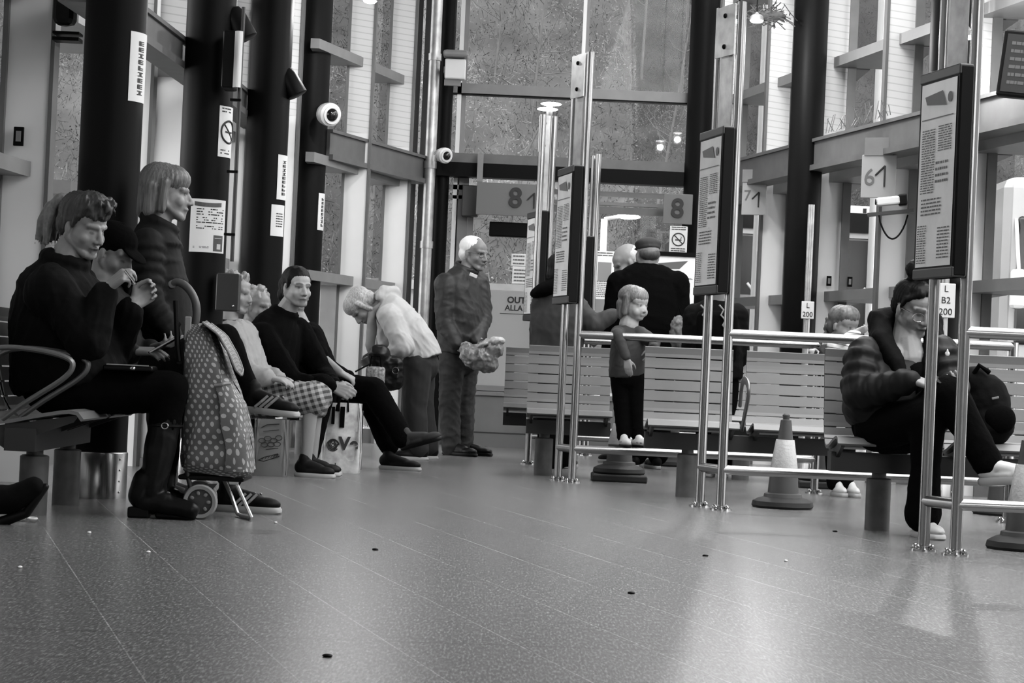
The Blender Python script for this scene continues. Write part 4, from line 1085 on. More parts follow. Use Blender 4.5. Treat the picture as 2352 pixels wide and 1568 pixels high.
    def shoe(s, heel, d, up=(0, 0, 1), L=.27, Wd=.095, m=None, ms=None, thick=.022, high=.075, name='shoe', stripes=False, mst=None, lab=None):
        d = unit(d); u = V(up); u = (u - d * u.dot(d)).normalized(); x = d.cross(u); M = Matrix((x, d, u)).transposed()
        P = lambda a, b, c_: heel + M @ V((a, b, c_)); t = thick; h = Wd / 2
        mb = MB()
        mb.ell(P(0, .052, t + high * .45), (h * .74, .056, high * .62), M); mb.cone(P(0, .075, t + high * .65), h * .72, P(0, L * .62, t + .024), h * .70)
        mb.ell(P(0, L * .50, t + .012), (h * .82, L * .34, .026), M); mb.ell(P(0, L - .075, t + .014), (h * .92, .076, .031), M)
        mb.cone(P(0, .06, t + high * .6), h * .76, P(0, .055, t + high * 1.15), h * .72)
        o = blob(name, mb, m or M_shoeblk, s.root, .006, 2)
        if lab: o['label'] = lab
        pts = []
        for k in range(28):
            a = 2 * math.pi * k / 28; yy = .5 * L - .5 * L * math.cos(a); tt = yy / L; wv = h * (.74 + .30 * math.sin(max(0, tt - .15) * 2.4)) * abs(math.sin(a)) ** .55
            pts.append((wv * (1 if math.sin(a) > 0 else -1), yy))
        sb = MB(); sb.loft([[P(a * k, (b - L / 2) * k + L / 2, z) for a, b in pts] for k, z in ((.96, 0), (1.02, t * .3), (1.02, t * .8), (.97, t * 1.15))])
        build('sole', sb, ms or M_sole, o, smooth=True)
        if stripes:
            for side in (-1, 1):
                for k in range(3):
                    q = MB(); y0 = L * (.40 + .085 * k)
                    q.tube([P(side * h * .87, y0 - .02, t + .004), P(side * h * .80, y0 + .006, t + .03), P(side * h * .56, y0 + .03, t + .058)], .0062, 6, flat=(1, .6)); st = build('stripe', q, mst or M_light, o)
        return o
    def laces(s, heel, d, L, up=(0, 0, 1), m=None, parent=None):
        d = unit(d); x = d.cross(V(up)); q = MB()
        for k in range(4):
            y = L * (.42 + .07 * k); z = .082 - .012 * k
            q.tube([heel + d * y - x * .022 + V(up) * z, heel + d * (y + .01) + V(up) * (z + .012), heel + d * y + x * .022 + V(up) * z], .004, 5)
        build('laces', q, m or M_light, parent)

FX = lambda a: V((math.cos(R(a)), math.sin(R(a)), 0))   # heading: 0 = to the right, -90 = to the camera

# ---------- A: woman with ponytail, seated on the near left bench
g = Fig(8.8, 'person with a ponytail in a black quilted coat on the near left bench, hands raised', 170, .0045)
J = g.j; fw = FX(-20); lat = V((-fw.y, fw.x, 0))
W = g.head(J(192, 520), (.80, -.50, -.30), 1.05, neck=J(150, 600), fat=1.10, brow=.7, lip=.5, tone=.95, eyes='down')
rings = [(J(150, 606), .085, .085), (J(143, 640), .19, .14), (J(140, 715), .225, .185), (J(150, 800), .24, .205), (J(158, 862), .25, .22), (J(162, 890), .24, .21)]
aR = (J(118, 660, -.20), J(202, 782, -.27), J(246, 662, -.24)); aL = (J(172, 655, .18), J(258, 802, .12), J(306, 700, .0))
lR = (J(150, 900, -.11), J(392, 893, -.12), J(350, 1130, -.12)); lL = (J(165, 902, .11), J(384, 900, .12), J(372, 1125, .12))
g.hand(aR[2], (.72, -.15, .62), (.55, .55, -.45), -1, 1.0, .98); g.hand(aL[2], (.62, .45, .62), (.25, -.93, .1), 1, 1.2, 1.02)
g.body(rings, lat, [aR, aL], [lR, lL])
c = MB(); g.torso(c, rings, lat)
for a in (aR, aL):
    c.chain([a[0], a[1], a[1].lerp(a[2], .85)], [.098, .088, .060]); c.ell(a[0] + V((0, 0, -.02)), (.11, .12, .11))
c.tube([J(150, 598) + (fw * math.cos(t) * .075 + lat * math.sin(t) * .085) + V((0, 0, -.02 * math.cos(t) + .0)) for t in np.linspace(0, 6.28, 17)[:-1]], .034, 10, closed=True)
g.wear('coat', c, M_coat, .008, .013, 26)
t = MB(); t.ell(J(160, 890), (.2, .2, .13)); 
for l in (lR, lL): t.chain([l[0], l[1], l[1].lerp(l[2], .5)], [.105, .076, .060])
g.wear('trousers', t, M_black, .009, .004)
for l, nm in ((lR, 0), (lL, 1)):
    b = MB(); top = l[1].lerp(l[2], .28); b.chain([top, l[1].lerp(l[2], .6), l[2]], [.066, .066, .052])
    hl = V((l[2].x - .05, l[2].y, .03)); b.cone(hl + V((0.0, 0, .06)), .052, hl + V((.02, 0, .12)), .054); b.cone(hl + V((.02, 0, .03)), .046, hl + V((.10, -.015, .04)), .044); b.cone(hl + V((.10, -.015, .03)), .042, hl + V((.215, -.035, .012)), .036)
    o = g.wear('boot', b, M_leather, .007, .005, 30)
    h = MB(); h.rbox(hl + V((0, 0, -.008)), (.085, .075, .045), .008); h.cone(hl + V((.08, -.01, -.016)), .014, hl + V((.225, -.035, -.016)), .013); build('sole', h, M_plastic, o)
    bk = MB()
    for q, r in ((top + V((0, 0, -.03)), .0675),): bk.tube([q + V((r * math.cos(a), r * math.sin(a), 0)) for a in np.linspace(0, 6.28, 21)[:-1]], .006, 6, closed=True)
    build('strap', bk, M_leather, o)
    q = top + V((.01, -.075, -.03)); build('buckle', MB().tube([q + V((.013 * math.cos(a), 0, .012 * math.sin(a))) for a in np.linspace(0, 6.28, 13)[:-1]], .003, 6, closed=True), M_chrome, o)
h = MB(); g.cap_hair(h, .0, .004, -.005); rnd = random.Random(11)
g.fringe(h, .022, .0)
for i in range(70):
    a = rnd.uniform(-1.5, 1.5); h.ell(W((.070 * math.sin(a), .012 + .066 * math.cos(a) + rnd.uniform(-.02, .014), .085 + rnd.uniform(-.035, .045))), (rnd.uniform(.006, .013),) * 3)
for i in range(26):
    a = rnd.uniform(-1.3, 1.3); p = V((.06 * math.sin(a), .02 + .06 * math.cos(a), .10)); q = p + V((rnd.uniform(-.02, .02), rnd.uniform(.01, .035), rnd.uniform(-.03, .035))); h.tube([W(p), W((p + q) / 2 + V((0, 0, .02))), W(q), W(q + V((0, .004, -.02)))], [.006, .006, .005, .004], 6)
for m in (-1, 1): h.cone(W((m * .072, .02, .045)), .016, W((m * .074, .012, .0)), .006)
g.hair(h, mat('dark_grey_hair', .018, .5, var=.5, vscale=60, stretch=(3, 3, .4)), .006, .005)
h = MB(); h.chain([W((0, -.115, .055)), W((0, -.150, .060)), W((0.0, -.175, .0)), W((0, -.172, -.06)), W((0, -.155, -.095))], [.022, .034, .042, .036, .016])
for i in range(40):
    x0 = rnd.uniform(-.03, .03); y0 = rnd.uniform(-.03, .03); h.tube([W((x0 * .4, -.135 + y0 * .3, .075)), W((x0, -.175 + y0, .03)), W((x0 * 1.4, -.178 + y0 * 1.3, -.04)), W((x0 * 1.5, -.16 + y0 * 1.6 , -.11 - rnd.uniform(0, .03)))], [.006, .009, .008, .003], 6)
g.hair(h, mat('light_grey_hair', .09, .55, var=.4, vscale=50), .006, .004, name='ponytail')
hd = aR[2] + V((.07, -.01, .075)); o = build('nail_file', MB().tube([hd, hd + V((.05, -.02, -.055))], .004, 6), M_chrome); tag(o, 'thin shiny stick held between the raised fingers of the ponytailed person', 'stick')
pb = J(300, 838, -.16); r = empty('purse', pb, 'flat black purse with a metal stud lying on the lap of the ponytailed person', 'purse')
build('pouch', MB().rbox(pb + V((0, 0, -.012)), (.20, .13, .022), .008), M_leather, r); build('stud', MB().ell(pb + V((.02, -.066, -.012)), (.012, .006, .008)), M_chrome, r); build('zip', MB().box(pb + V((.0, -.0655, .0)), (.17, .003, .004)), M_zinc, r)

# ---------- B: capped person with crossed striped trainers
g = Fig(9.2, 'person in a dark cap and striped trainers, legs crossed, looking down at a phone', 270, .006)
J = g.j; fw = FX(-15); lat = V((-fw.y, fw.x, 0))
W = g.head(J(262, 580), (.82, -.35, -.45), 1.0, neck=J(238, 640), brow=.5, eyes='down')
rings = [(J(238, 648), .08, .08), (J(232, 680), .18, .11), (J(238, 760), .19, .14), (J(258, 860), .19, .15), (J(262, 900), .18, .14)]
aR = (J(215, 690, -.18), J(240, 822, -.22), J(302, 806, -.22)); aL = (J(250, 690, .16), J(300, 830, .16), J(350, 800, .0))
lR = (J(285, 892, -.04), J(512, 782, .08), J(572, 905, .06)); lL = (J(290, 900, .10), J(522, 884, .10), J(528, 1108, .08))
g.hand(aR[2], (.98, -.1, .03), (-.1, .25, -.9), -1, .38, 1.0); g.hand(aL[2], (.8, -.5, .2), (0, .2, .9), 1, .7, .95)
g.body(rings, lat, [aR, aL], [lR, lL])
c = MB(); g.torso(c, rings, lat)
for a in (aR, aL): c.chain([a[0], a[1], a[1].lerp(a[2], .92)], [.085, .075, .050])
g.wear('jacket', c, M_coat2, .01, .009)
t = MB(); t.ell(J(275, 890), (.17, .19, .12))
for l in (lR, lL): t.chain([l[0], l[1], l[1].lerp(l[2], .95)], [.10, .078, .056])
g.wear('trousers', t, M_black, .009, .006)
h = MB(); h.ell(W((0, -.018, .055)), (.086, .104, .078), g.HM); h.ell(W((0, -.03, .02)), (.083, .085, .05), g.HM); h.ell(W((0, .10, .040)), (.062, .062, .010), g.HM @ Matrix.Rotation(R(-14), 3, 'X')); h.ell(W((0, -.02, .132)), (.012, .012, .006), g.HM)
g.wear('cap', h, M_black, .006, 0)
g.shoe(V((lL[2].x - .06, lL[2].y - .02, 0)), (.98, -.2, 0), L=.30, Wd=.105, m=M_shoeblk, thick=.026, stripes=True, name='trainer', lab='black trainer with three grey stripes, on the floor')
hl = lR[2] + V((-.04, 0, -.075)); o = g.shoe(hl, (.93, -.30, -.06), L=.28, Wd=.10, m=M_shoeblk, thick=.024, stripes=True, name='trainer', lab='black trainer with pale stripes, raised on the crossed leg')
ph = aR[2] + V((.135, -.015, .03)); r = empty('phone', ph, 'dark smartphone in the capped person\'s hand, its bright edge showing', 'phone'); rr = Matrix.Rotation(R(-32), 3, 'Y')
build('case', MB().rbox(ph, (.13, .068, .009), .003, rr), M_plastic, r); build('bezel', MB().box(ph + V((0, -.0345, 0)), (.12, .003, .006), rr), M_chrome, r)

# ---------- C: standing woman with bob
g = Fig(9.6, 'person with a grey bob in a dark padded jacket standing by the first left column', 368, .006)
J = g.j; fw = FX(6); lat = V((-fw.y, fw.x, 0))
W = g.head(J(384, 444), (.985, .10, -.06), 1.04, neck=J(362, 520), brow=.7, tone=1.0)
rings = [(J(360, 512), .075, .072), (J(356, 545), .165, .10), (J(360, 605), .19, .118), (J(370, 690), .20, .135), (J(373, 780), .20, .14), (J(373, 838), .20, .145)]
aR = (J(338, 560, -.17), J(338, 690, -.23), J(392, 770, -.2)); aL = (J(378, 556, .16), J(385, 690, .2), J(420, 770, .15))
lR = (J(370, 840, -.09), J(375, 985, -.09), J(372, 1120, -.09)); lL = (J(375, 840, .09), J(380, 985, .09), J(380, 1120, .09))
g.hand(aR[2], (.6, 0, -.8), (.3, .9, .2), -1, .5); g.hand(aL[2], (.6, 0, -.8), (.3, -.9, .2), 1, .5)
g.body(rings, lat, [aR, aL], [lR, lL])
c = MB(); g.torso(c, rings, lat)
for a in (aR, aL): g.puff(c, a[0], a[1], .088, .078, 5); g.puff(c, a[1], a[2], .078, .062, 4)
for k in range(7): 
    q = J(359 + k * 2.3, 560 + k * 40); g.torso(c, [(q + V((0, 0, .03)), .165, .09), (q, .205, .138 if k > 1 else .12), (q - V((0, 0, .03)), .17, .09)], lat)
c.tube([J(366, 512) + fw * .07 * math.cos(a) + lat * .085 * math.sin(a) + V((0, 0, -.03 * math.cos(a))) for a in np.linspace(0, 6.28, 17)[:-1]], .026, 8, closed=True)
g.wear('padded_jacket', c, M_coat2, .009, .004, 40)
t = MB(); t.ell(J(372, 840), (.14, .18, .12))
for l in (lR, lL): t.chain(l[:3], [.095, .07, .055])
g.wear('trousers', t, M_grey, .01, .006)
for l in (lR, lL): g.shoe(V((l[2].x - .07, l[2].y, 0)), (.98, .1, 0), L=.25)
h = MB(); g.cap_hair(h, .0, .006, -.01, .004)
h.cone(W((-.078, -.01, .04)), .022, W((-.080, -.012, -.075)), .020); h.cone(W((.078, -.01, .04)), .022, W((.080, -.012, -.075)), .020); h.cone(W((0, -.085, .03)), .045, W((0, -.088, -.085)), .038)
for m in (-1, 1): h.cone(W((m * .06, -.06, .02)), .036, W((m * .062, -.062, -.085)), .032)
g.fringe(h, .002, .002)
g.hair(h, mat('grey_bob', .085, .5, var=.55, vscale=45, stretch=(4, 4, .3)), .006, .004, 90)

# ---------- D: elderly woman in pale coat and checked skirt
g = Fig(12.4, 'elderly person in a pale jacket and checked skirt, face half hidden by the grey box', 560, .008)
J = g.j; fw = FX(-12); lat = V((-fw.y, fw.x, 0))
W = g.head(J(538, 672), (.93, -.2, -.12), 1.0, neck=J(524, 730), brow=.9)
rings = [(J(526, 736), .08, .08), (J(530, 765), .17, .12), (J(545, 830), .19, .155), (J(555, 895), .20, .17), (J(556, 920), .19, .16)]
aR = (J(528, 768, -.18), J(560, 858, -.22), J(618, 868, -.24)); aL = (J(560, 768, .16), J(590, 860, .18), J(640, 868, .05))
lR = (J(560, 918, -.1), J(716, 915, -.14), J(702, 1062, -.12)); lL = (J(565, 918, .1), J(728, 912, .1), J(715, 1058, .1))
g.hand(aR[2], (.95, -.1, -.1), (-.1, .2, -.9), -1, .5); g.hand(aL[2], (.8, -.5, -.1), (-.1, -.2, -.9), 1, .5)
g.body(rings, lat, [aR, aL], [lR, lL])
c = MB(); g.torso(c, rings, lat)
for a in (aR, aL): c.chain([a[0], a[1], a[1].lerp(a[2], .9)], [.085, .078, .055])
g.wear('jacket', c, M_light, .011, .012, 34)
m = mat('checked_wool', .2, .8); nt, b = nodes(m); tc = nt.nodes.new('ShaderNodeTexCoord'); sp_ = nt.nodes.new('ShaderNodeSeparateXYZ'); nt.links.new(tc.outputs['Object'], sp_.inputs[0])
w1 = math_node(nt, 'LESS_THAN', math_node(nt, 'FRACT', math_node(nt, 'MULTIPLY', math_node(nt, 'ADD', sp_.outputs[0], math_node(nt, 'MULTIPLY', sp_.outputs[2], .35)), 24)), .5)
w2 = math_node(nt, 'LESS_THAN', math_node(nt, 'FRACT', math_node(nt, 'MULTIPLY', math_node(nt, 'SUBTRACT', sp_.outputs[2], math_node(nt, 'MULTIPLY', sp_.outputs[0], .3)), 28)), .5)
nt.links.new(math_node(nt, 'ADD', .015, math_node(nt, 'MULTIPLY', math_node(nt, 'ADD', w1, w2), .10)), b.inputs['Base Color'])
t = MB(); t.ell(J(580, 905), (.20, .2, .12)); 
for l in (lR, lL): t.cone(l[0], .115, l[1], .095)
t.cone(lR[1], .085, lL[1], .085); t.cone(lR[1] + V((.01, 0, -.03)), .07, lL[1] + V((.0, 0, -.06)), .07)
g.wear('checked_skirt', t, m, .010, .010)
for l in (lR, lL): g.shoe(V((l[2].x - .06, l[2].y, 0)), (.95, -.2, 0), L=.24)
h = MB(); g.cap_hair(h, .0, .0, -.005, .004); h.cone(W((-.07, .0, .05)), .022, W((-.075, -.005, -.03)), .02); rnd = random.Random(5)
for i in range(40): a = rnd.uniform(0, 6.28); h.ell(W((.08 * math.sin(a), -.03 + .085 * math.cos(a), .055 + rnd.uniform(-.05, .065))), (rnd.uniform(.014, .022),) * 3)
g.hair(h, M_hairbl, .008, .004)
c = MB(); c.tube([J(528, 742) + V((.06 * math.cos(a), .07 * math.sin(a), .01 * math.sin(a))) for a in np.linspace(0, 6.28, 15)[:-1]], .028, 8, closed=True)
g.wear('scarf', c, M_coat2, .009, .006)

# ---------- E: curly haired woman behind
g = Fig(13.35, 'person with short curly fair hair, just left of the one in a black jumper', 590, .008)
J = g.j; fw = FX(-20); lat = V((-fw.y, fw.x, 0))
W = g.head(J(590, 703), (.78, -.5, -.12), .98, neck=J(574, 755), brow=.8)
rings = [(J(574, 760), .08, .08), (J(572, 785), .17, .11), (J(580, 840), .18, .14), (J(590, 905), .18, .15)]
aR = (J(560, 790, -.17), J(590, 870, -.2), J(650, 880, -.15)); aL = (J(595, 790, .16), J(620, 870, .18), J(660, 880, .1))
lR = (J(595, 912, -.1), J(725, 908, -.1), J(715, 1050, -.1)); lL = (J(600, 912, .1), J(730, 908, .1), J(722, 1048, .1))
g.hand(aR[2], (.9, 0, -.3), (0, .2, -.9), -1, .5); g.hand(aL[2], (.9, 0, -.3), (0, .2, -.9), 1, .5)
g.body(rings, lat, [aR, aL], [lR, lL])
c = MB(); g.torso(c, rings, lat)
for a in (aR, aL): c.chain([a[0], a[1], a[1].lerp(a[2], .9)], [.08, .07, .05])
c.tube([J(574, 752) + V((.065 * math.cos(a), .07 * math.sin(a), 0)) for a in np.linspace(0, 6.28, 15)[:-1]], .035, 8, closed=True)
g.wear('coat', c, M_coat, .011, .01)
t = MB(); t.ell(J(598, 905), (.17, .18, .11))
for l in (lR, lL): t.chain([l[0], l[1], l[1].lerp(l[2], .9)], [.1, .075, .055])
g.wear('trousers', t, M_black, .011, .005)
for l in (lR, lL): g.shoe(V((l[2].x - .06, l[2].y, 0)), (.95, -.2, 0), L=.24)
h = MB(); g.cap_hair(h, .0, .0, -.005, .002); rnd = random.Random(8)
for i in range(90):
    a = rnd.uniform(0, 6.28); z = rnd.uniform(-.05, .13); rr = math.sqrt(max(.05, 1 - ((z - .04) / .105) ** 2)); 
    y = -.03 + .09 * math.cos(a) * rr
    if y > .03 and z < .05: continue
    h.ell(W((.086 * math.sin(a) * rr, y, z)), (rnd.uniform(.012, .02),) * 3)
g.hair(h, mat('curly_fair_hair', .22, .55, var=.3, vscale=60), .007, .004)

# ---------- F: man in black jumper
g = Fig(12.95, 'person with short dark hair in a black jumper leaning forward, looking at the camera', 640, .006)
J = g.j; fw = FX(-22); lat = V((-fw.y, fw.x, 0))
W = g.head(J(682, 660), (.56, -.82, -.06), 1.02, neck=J(652, 722), fat=1.05, brow=.22, lip=.6, stub=.62, tone=1.25)
rings = [(J(650, 722), .09, .085), (J(640, 745), .20, .115), (J(625, 795), .235, .15), (J(615, 850), .225, .16), (J(612, 905), .20, .16)]
aR = (J(602, 772, -.20), J(672, 880, -.26), J(765, 888, -.32)); aL = (J(685, 760, .16), J(742, 862, .08), J(770, 885, -.2))
lR = (J(612, 905, -.11), J(742, 888, -.28), J(710, 1050, -.30)); lL = (J(620, 905, .12), J(752, 896, .06), J(735, 1050, .04))
g.hand(aR[2], (.85, -.1, -.3), (.1, .9, -.3), -1, .8, 1.05); g.hand(aL[2], (.8, -.4, -.4), (-.3, -.8, -.3), 1, .8, 1.05)
g.body(rings, lat, [aR, aL], [lR, lL])
c = MB(); g.torso(c, rings, lat)
for a in (aR, aL): c.chain([a[0], a[1], a[1].lerp(a[2], .93)], [.088, .074, .045])
c.tube([J(656, 716) + fw * .06 * math.cos(a) + lat * .07 * math.sin(a) + V((0, 0, -.025 * math.cos(a))) for a in np.linspace(0, 6.28, 15)[:-1]], .024, 8, closed=True)
g.wear('jumper', c, M_black, .010, .010)
t = MB(); t.ell(J(618, 895), (.17, .19, .12))
for l in (lR, lL): t.chain([l[0], l[1], l[1].lerp(l[2], .96)], [.105, .082, .06])
g.wear('trousers', t, M_black, .010, .006)
for l in (lR, lL): g.shoe(V((l[2].x - .07, l[2].y, 0)), (.93, -.36, 0), L=.29, Wd=.10)
h = MB(); g.cap_hair(h, -.004, .0, .0, -.002, ear=False); 
for m in (-1, 1): h.cone(W((m * .070, .022, .05)), .014, W((m * .074, .016, -.005)), .006)
g.cap_hair(h, -.016, .004, ear=False)
g.hair(h, M_hairdk, .007, .003, 120)

# ---------- G: person with outstretched legs
g = Fig(13.8, 'person in black with legs stretched far forward, mostly hidden behind the one in the jumper', 760, .008)
J = g.j; fw = FX(-12); lat = V((-fw.y, fw.x, 0))
W = g.head(J(676, 672), (.85, -.4, -.1), .95, neck=J(690, 742), brow=.4)
rings = [(J(692, 745), .08, .08), (J(698, 765), .16, .11), (J(715, 820), .17, .13), (J(735, 885), .17, .14)]
aR = (J(715, 775, -.12), J(735, 818, -.22), J(782, 856, -.3)); aL = (J(720, 775, .15), J(745, 840, .2), J(800, 868, .05))
lR = (J(745, 890, -.1), J(858, 895, -.3), J(928, 1010, -.42)); lL = (J(750, 890, .1), J(845, 905, -.05), J(895, 1025, -.2))
g.hand(aR[2], (.85, -.1, -.4), (0, .2, -.9), -1, .6); g.hand(aL[2], (.85, -.1, -.4), (0, .2, -.9), 1, .6)
g.body(rings, lat, [aR, aL], [lR, lL])
c = MB(); g.torso(c, rings, lat)
c.cone(aR[0], .08, aR[1], .06); c.chain([aL[0], aL[1], aL[2]], [.08, .065, .05]); g.wear('top', c, M_black, .011, .008)
t = MB(); t.ell(J(740, 890), (.17, .18, .12))
for l in (lR, lL): t.chain([l[0], l[1], l[1].lerp(l[2], .96)], [.105, .085, .07])
g.wear('trousers', t, M_black, .011, .006)
hl = lR[2] + V((-.01, 0, -.07)); g.shoe(hl, (.90, -.3, .30), up=(-.3, 0, .95), L=.28, m=mat('suede_shoe', .016, .8), ms=M_plastic)
g.shoe(V((lL[2].x - .06, lL[2].y, 0)), (.95, -.3, 0), L=.28, m=M_shoeblk)
h = MB(); g.cap_hair(h); g.hair(h, M_hairdk, .009, .003)

# ---------- H: woman bending over her bags
g = Fig(15.2, 'person with grey hair in a pale hooded jacket bending far over bags on the left', 950, .007)
J = g.j; fw = V((-1, -.1, 0)).normalized(); lat = V((-fw.y, fw.x, 0))
W = g.head(J(832, 704), (-.42, -.22, -.88), 1.05, up=(-.88, -.1, .42), neck=J(878, 702), brow=.8, tone=.9)
rings = [(J(876, 694), .085, .085), (J(890, 706), .17, .115), (J(922, 742), .195, .135), (J(952, 788), .20, .15), (J(968, 828), .20, .155)]
aL = (J(893, 726, -.19), J(928, 796, -.25), J(888, 815, -.2)); aR = (J(885, 726, .17), J(895, 800, .2), J(868, 818, .05))
lL = (J(958, 835, -.1), J(952, 935, -.1), J(962, 1030, -.1)); lR = (J(966, 835, .1), J(968, 935, .1), J(985, 1025, .12))
g.hand(aL[2], (-.8, 0, -.5), (-.2, .8, -.3), 1, .7); g.hand(aR[2], (-.8, 0, -.5), (-.2, -.8, -.3), -1, .7)
g.body(rings, lat, [aL, aR], [lL, lR])
c = MB(); g.torso(c, rings, lat)
for a in (aL, aR): c.chain([a[0], a[1], a[1].lerp(a[2], .9)], [.088, .076, .052])
c.chain([J(872, 682, -.08), J(885, 670, -.04), J(905, 672, .0), J(912, 684, .06)], [.035, .045, .05, .04]); c.chain([J(872, 678, .0), J(890, 668, .05)], [.045, .045])
g.wear('hooded_jacket', c, mat('pale_jacket', .30, .7, bump=.25, bscale=22), .009, .014, 22)
t = MB(); t.ell(J(962, 838), (.15, .18, .13))
for l in (lL, lR): t.chain(l, [.115, .09, .075])
g.wear('trousers', t, mat('dark_slacks', .006, .85), .011, .007)
for l in (lL, lR): g.shoe(V((l[2].x + .07, l[2].y, 0)), (-1, -.1, 0), L=.25)
h = MB(); g.cap_hair(h, .0, .004, -.01, .004)
for m in (-1, 1): h.cone(W((m * .07, .02, .05)), .022, W((m * .078, .0, -.06)), .018)
g.fringe(h, .004, .002); h.cone(W((0, -.09, .0)), .04, W((0, -.075, -.085)), .03)
g.hair(h, mat('ash_hair', .24, .5, var=.45, vscale=40, stretch=(4, 4, 1)), .007, .003, 30)
c = MB(); p = J(853, 722, -.06); c.chain([p, p + V((.01, 0, -.10)), p + V((0, -.01, -.22)), p + V((.012, 0, -.29))], [.03, .04, .036, .02]); c.tube([J(872, 704) + V((.06 * math.cos(a), .075 * math.sin(a), .05 * math.cos(a))) for a in np.linspace(0, 6.28, 15)[:-1]], .025, 8, closed=True)
g.wear('scarf', c, M_light, .009, .006)

# ---------- I: white haired man standing
g = Fig(16.3, 'person with white hair in a dark jacket standing by the end door, holding a bag', 1060, .007)
J = g.j; fw = FX(-32); lat = V((-fw.y, fw.x, 0))
W = g.head(J(1090, 582), (.80, -.58, -.14), 1.10, neck=J(1070, 622), brow=.9, tone=.8)
rings = [(J(1070, 620), .085, .08), (J(1064, 640), .185, .11), (J(1060, 690), .205, .15), (J(1062, 745), .205, .17), (J(1060, 795), .20, .165), (J(1058, 815), .20, .16)]
aR = (J(1024, 652, -.12), J(1022, 742, -.16), J(1050, 795, -.24)); aL = (J(1098, 648, .1), J(1108, 730, .05), J(1092, 790, -.18))
lR = (J(1038, 820, -.07), J(1033, 920, -.08), J(1036, 1022, -.07)); lL = (J(1072, 820, .08), J(1066, 920, .06), J(1066, 1022, .08))
g.hand(aR[2], (.75, -.3, -.3), (.3, .9, .1), -1, .9); g.hand(aL[2], (.5, -.7, -.2), (-.5, -.4, .3), 1, .9)
g.body(rings, lat, [aR, aL], [lR, lL])
c = MB(); g.torso(c, rings, lat)
for a in (aR, aL): c.chain([a[0], a[1], a[1].lerp(a[2], .92)], [.092, .078, .054])
c.tube([J(1072, 614) + fw * .075 * math.cos(a) + lat * .085 * math.sin(a) + V((0, 0, -.03 * math.cos(a))) for a in np.linspace(0, 6.28, 15)[:-1]], .024, 8, closed=True)
jk = g.wear('jacket', c, mat('dark_jacket', .006, .6, bump=.1), .010, .010, 26)
p = J(1088, 634) + fw * .0 + V((.0, -.14, -.0)); build('badge', MB().rbox(p, (.062, .01, .026), .003, Matrix.Rotation(R(20), 3, 'Y') @ Matrix.Rotation(R(20), 3, 'Z')), M_paper, jk)
t = MB(); t.ell(J(1056, 822), (.16, .15, .13))
for l in (lR, lL): t.chain([l[0], l[1], l[2] + V((0, 0, -.02))], [.105, .085, .075])
g.wear('trousers', t, M_denim, .010, .012, 30)
for l, d in ((lR, (.85, -.5, 0)), (lL, (.92, -.38, 0))): g.shoe(V((l[2].x - .06, l[2].y + .03, 0)), d, L=.30, Wd=.105, m=M_leather, ms=M_plastic)
h = MB(); h.ell(W((0, -.030, .044)), (.081 * 1.1, .098 * 1.1, .078 * 1.1), g.HM); h.ell(W((0, -.055, -.01)), (.08 * 1.1, .06 * 1.1, .06 * 1.1), g.HM); h.cone(W((-.074, .012, .045)), .014, W((-.076, .01, .01)), .008)
g.hair(h, mat('white_hair', .62, .5), .008, .003)
gl = MB()
for m in (-1, 1): gl.tube([W((m * .031 + .022 * math.cos(a), .092 - abs(m * .031 + .022 * math.cos(a)) * .25, -.002 + .017 * math.sin(a))) for a in np.linspace(0, 6.28, 17)[:-1]], .0022, 5, closed=True); gl.tube([W((m * .054, .078, .003)), W((m * .08, .0, .003))], .002, 5)
gl.tube([W((-.01, .09, .003)), W((.01, .09, .003))], .002, 5); build('glasses', gl, M_chrome, g.root)

# ---------- J: hooded coat person behind third case
g = Fig(14.75, 'person in a dark grey hooded coat behind the third barrier, head hidden by its timetable', 1280, .009)
J = g.j; fw = FX(75); lat = V((-fw.y, fw.x, 0))
W = g.head(J(1286, 625), (.3, .95, -.1), 1.0, neck=J(1284, 672))
rings = [(J(1284, 668), .08, .08), (J(1282, 688), .17, .11), (J(1281, 735), .185, .15), (J(1281, 790), .18, .155), (J(1281, 850), .18, .16)]
aL = (J(1246, 700, 0), J(1240, 790, .1), J(1262, 840, .15)); aR = (J(1318, 700, 0), J(1362, 748, -.05), J(1408, 722, .0))
lL = (J(1262, 860, 0), J(1260, 965, 0), J(1260, 1062, 0)); lR = (J(1300, 860, 0), J(1300, 965, .1), J(1300, 1060, .1))
g.hand(aR[2], (.8, .2, .2), (0, -.5, .8), -1, .8); g.hand(aL[2], (.2, .3, -.9), (.9, 0, 0), 1, .8)
g.body(rings, lat, [aL, aR], [lL, lR])
c = MB(); g.torso(c, rings, lat)
for a in (aL, aR): c.chain([a[0], a[1], a[1].lerp(a[2], .9)], [.088, .075, .055])
g.wear('coat', c, mat('charcoal_wool', .012, .8), .012, .012, 24)
h = MB(); h.ell(J(1262, 660, -.05), (.15, .13, .055), Matrix.Rotation(R(-25), 3, 'Y')); h.ell(J(1290, 645, .0), (.11, .12, .08)); g.wear('hood', h, M_black, .011, .006)
t = MB()
for l in (lL, lR): t.chain(l, [.1, .085, .075])
g.wear('trousers', t, M_black, .012, .005)
for l in (lL, lR): g.shoe(V((l[2].x, l[2].y - .06, 0)), (.2, .95, 0), L=.28)
h = MB(); g.cap_hair(h); g.hair(h, M_hairdk, .01, .004)

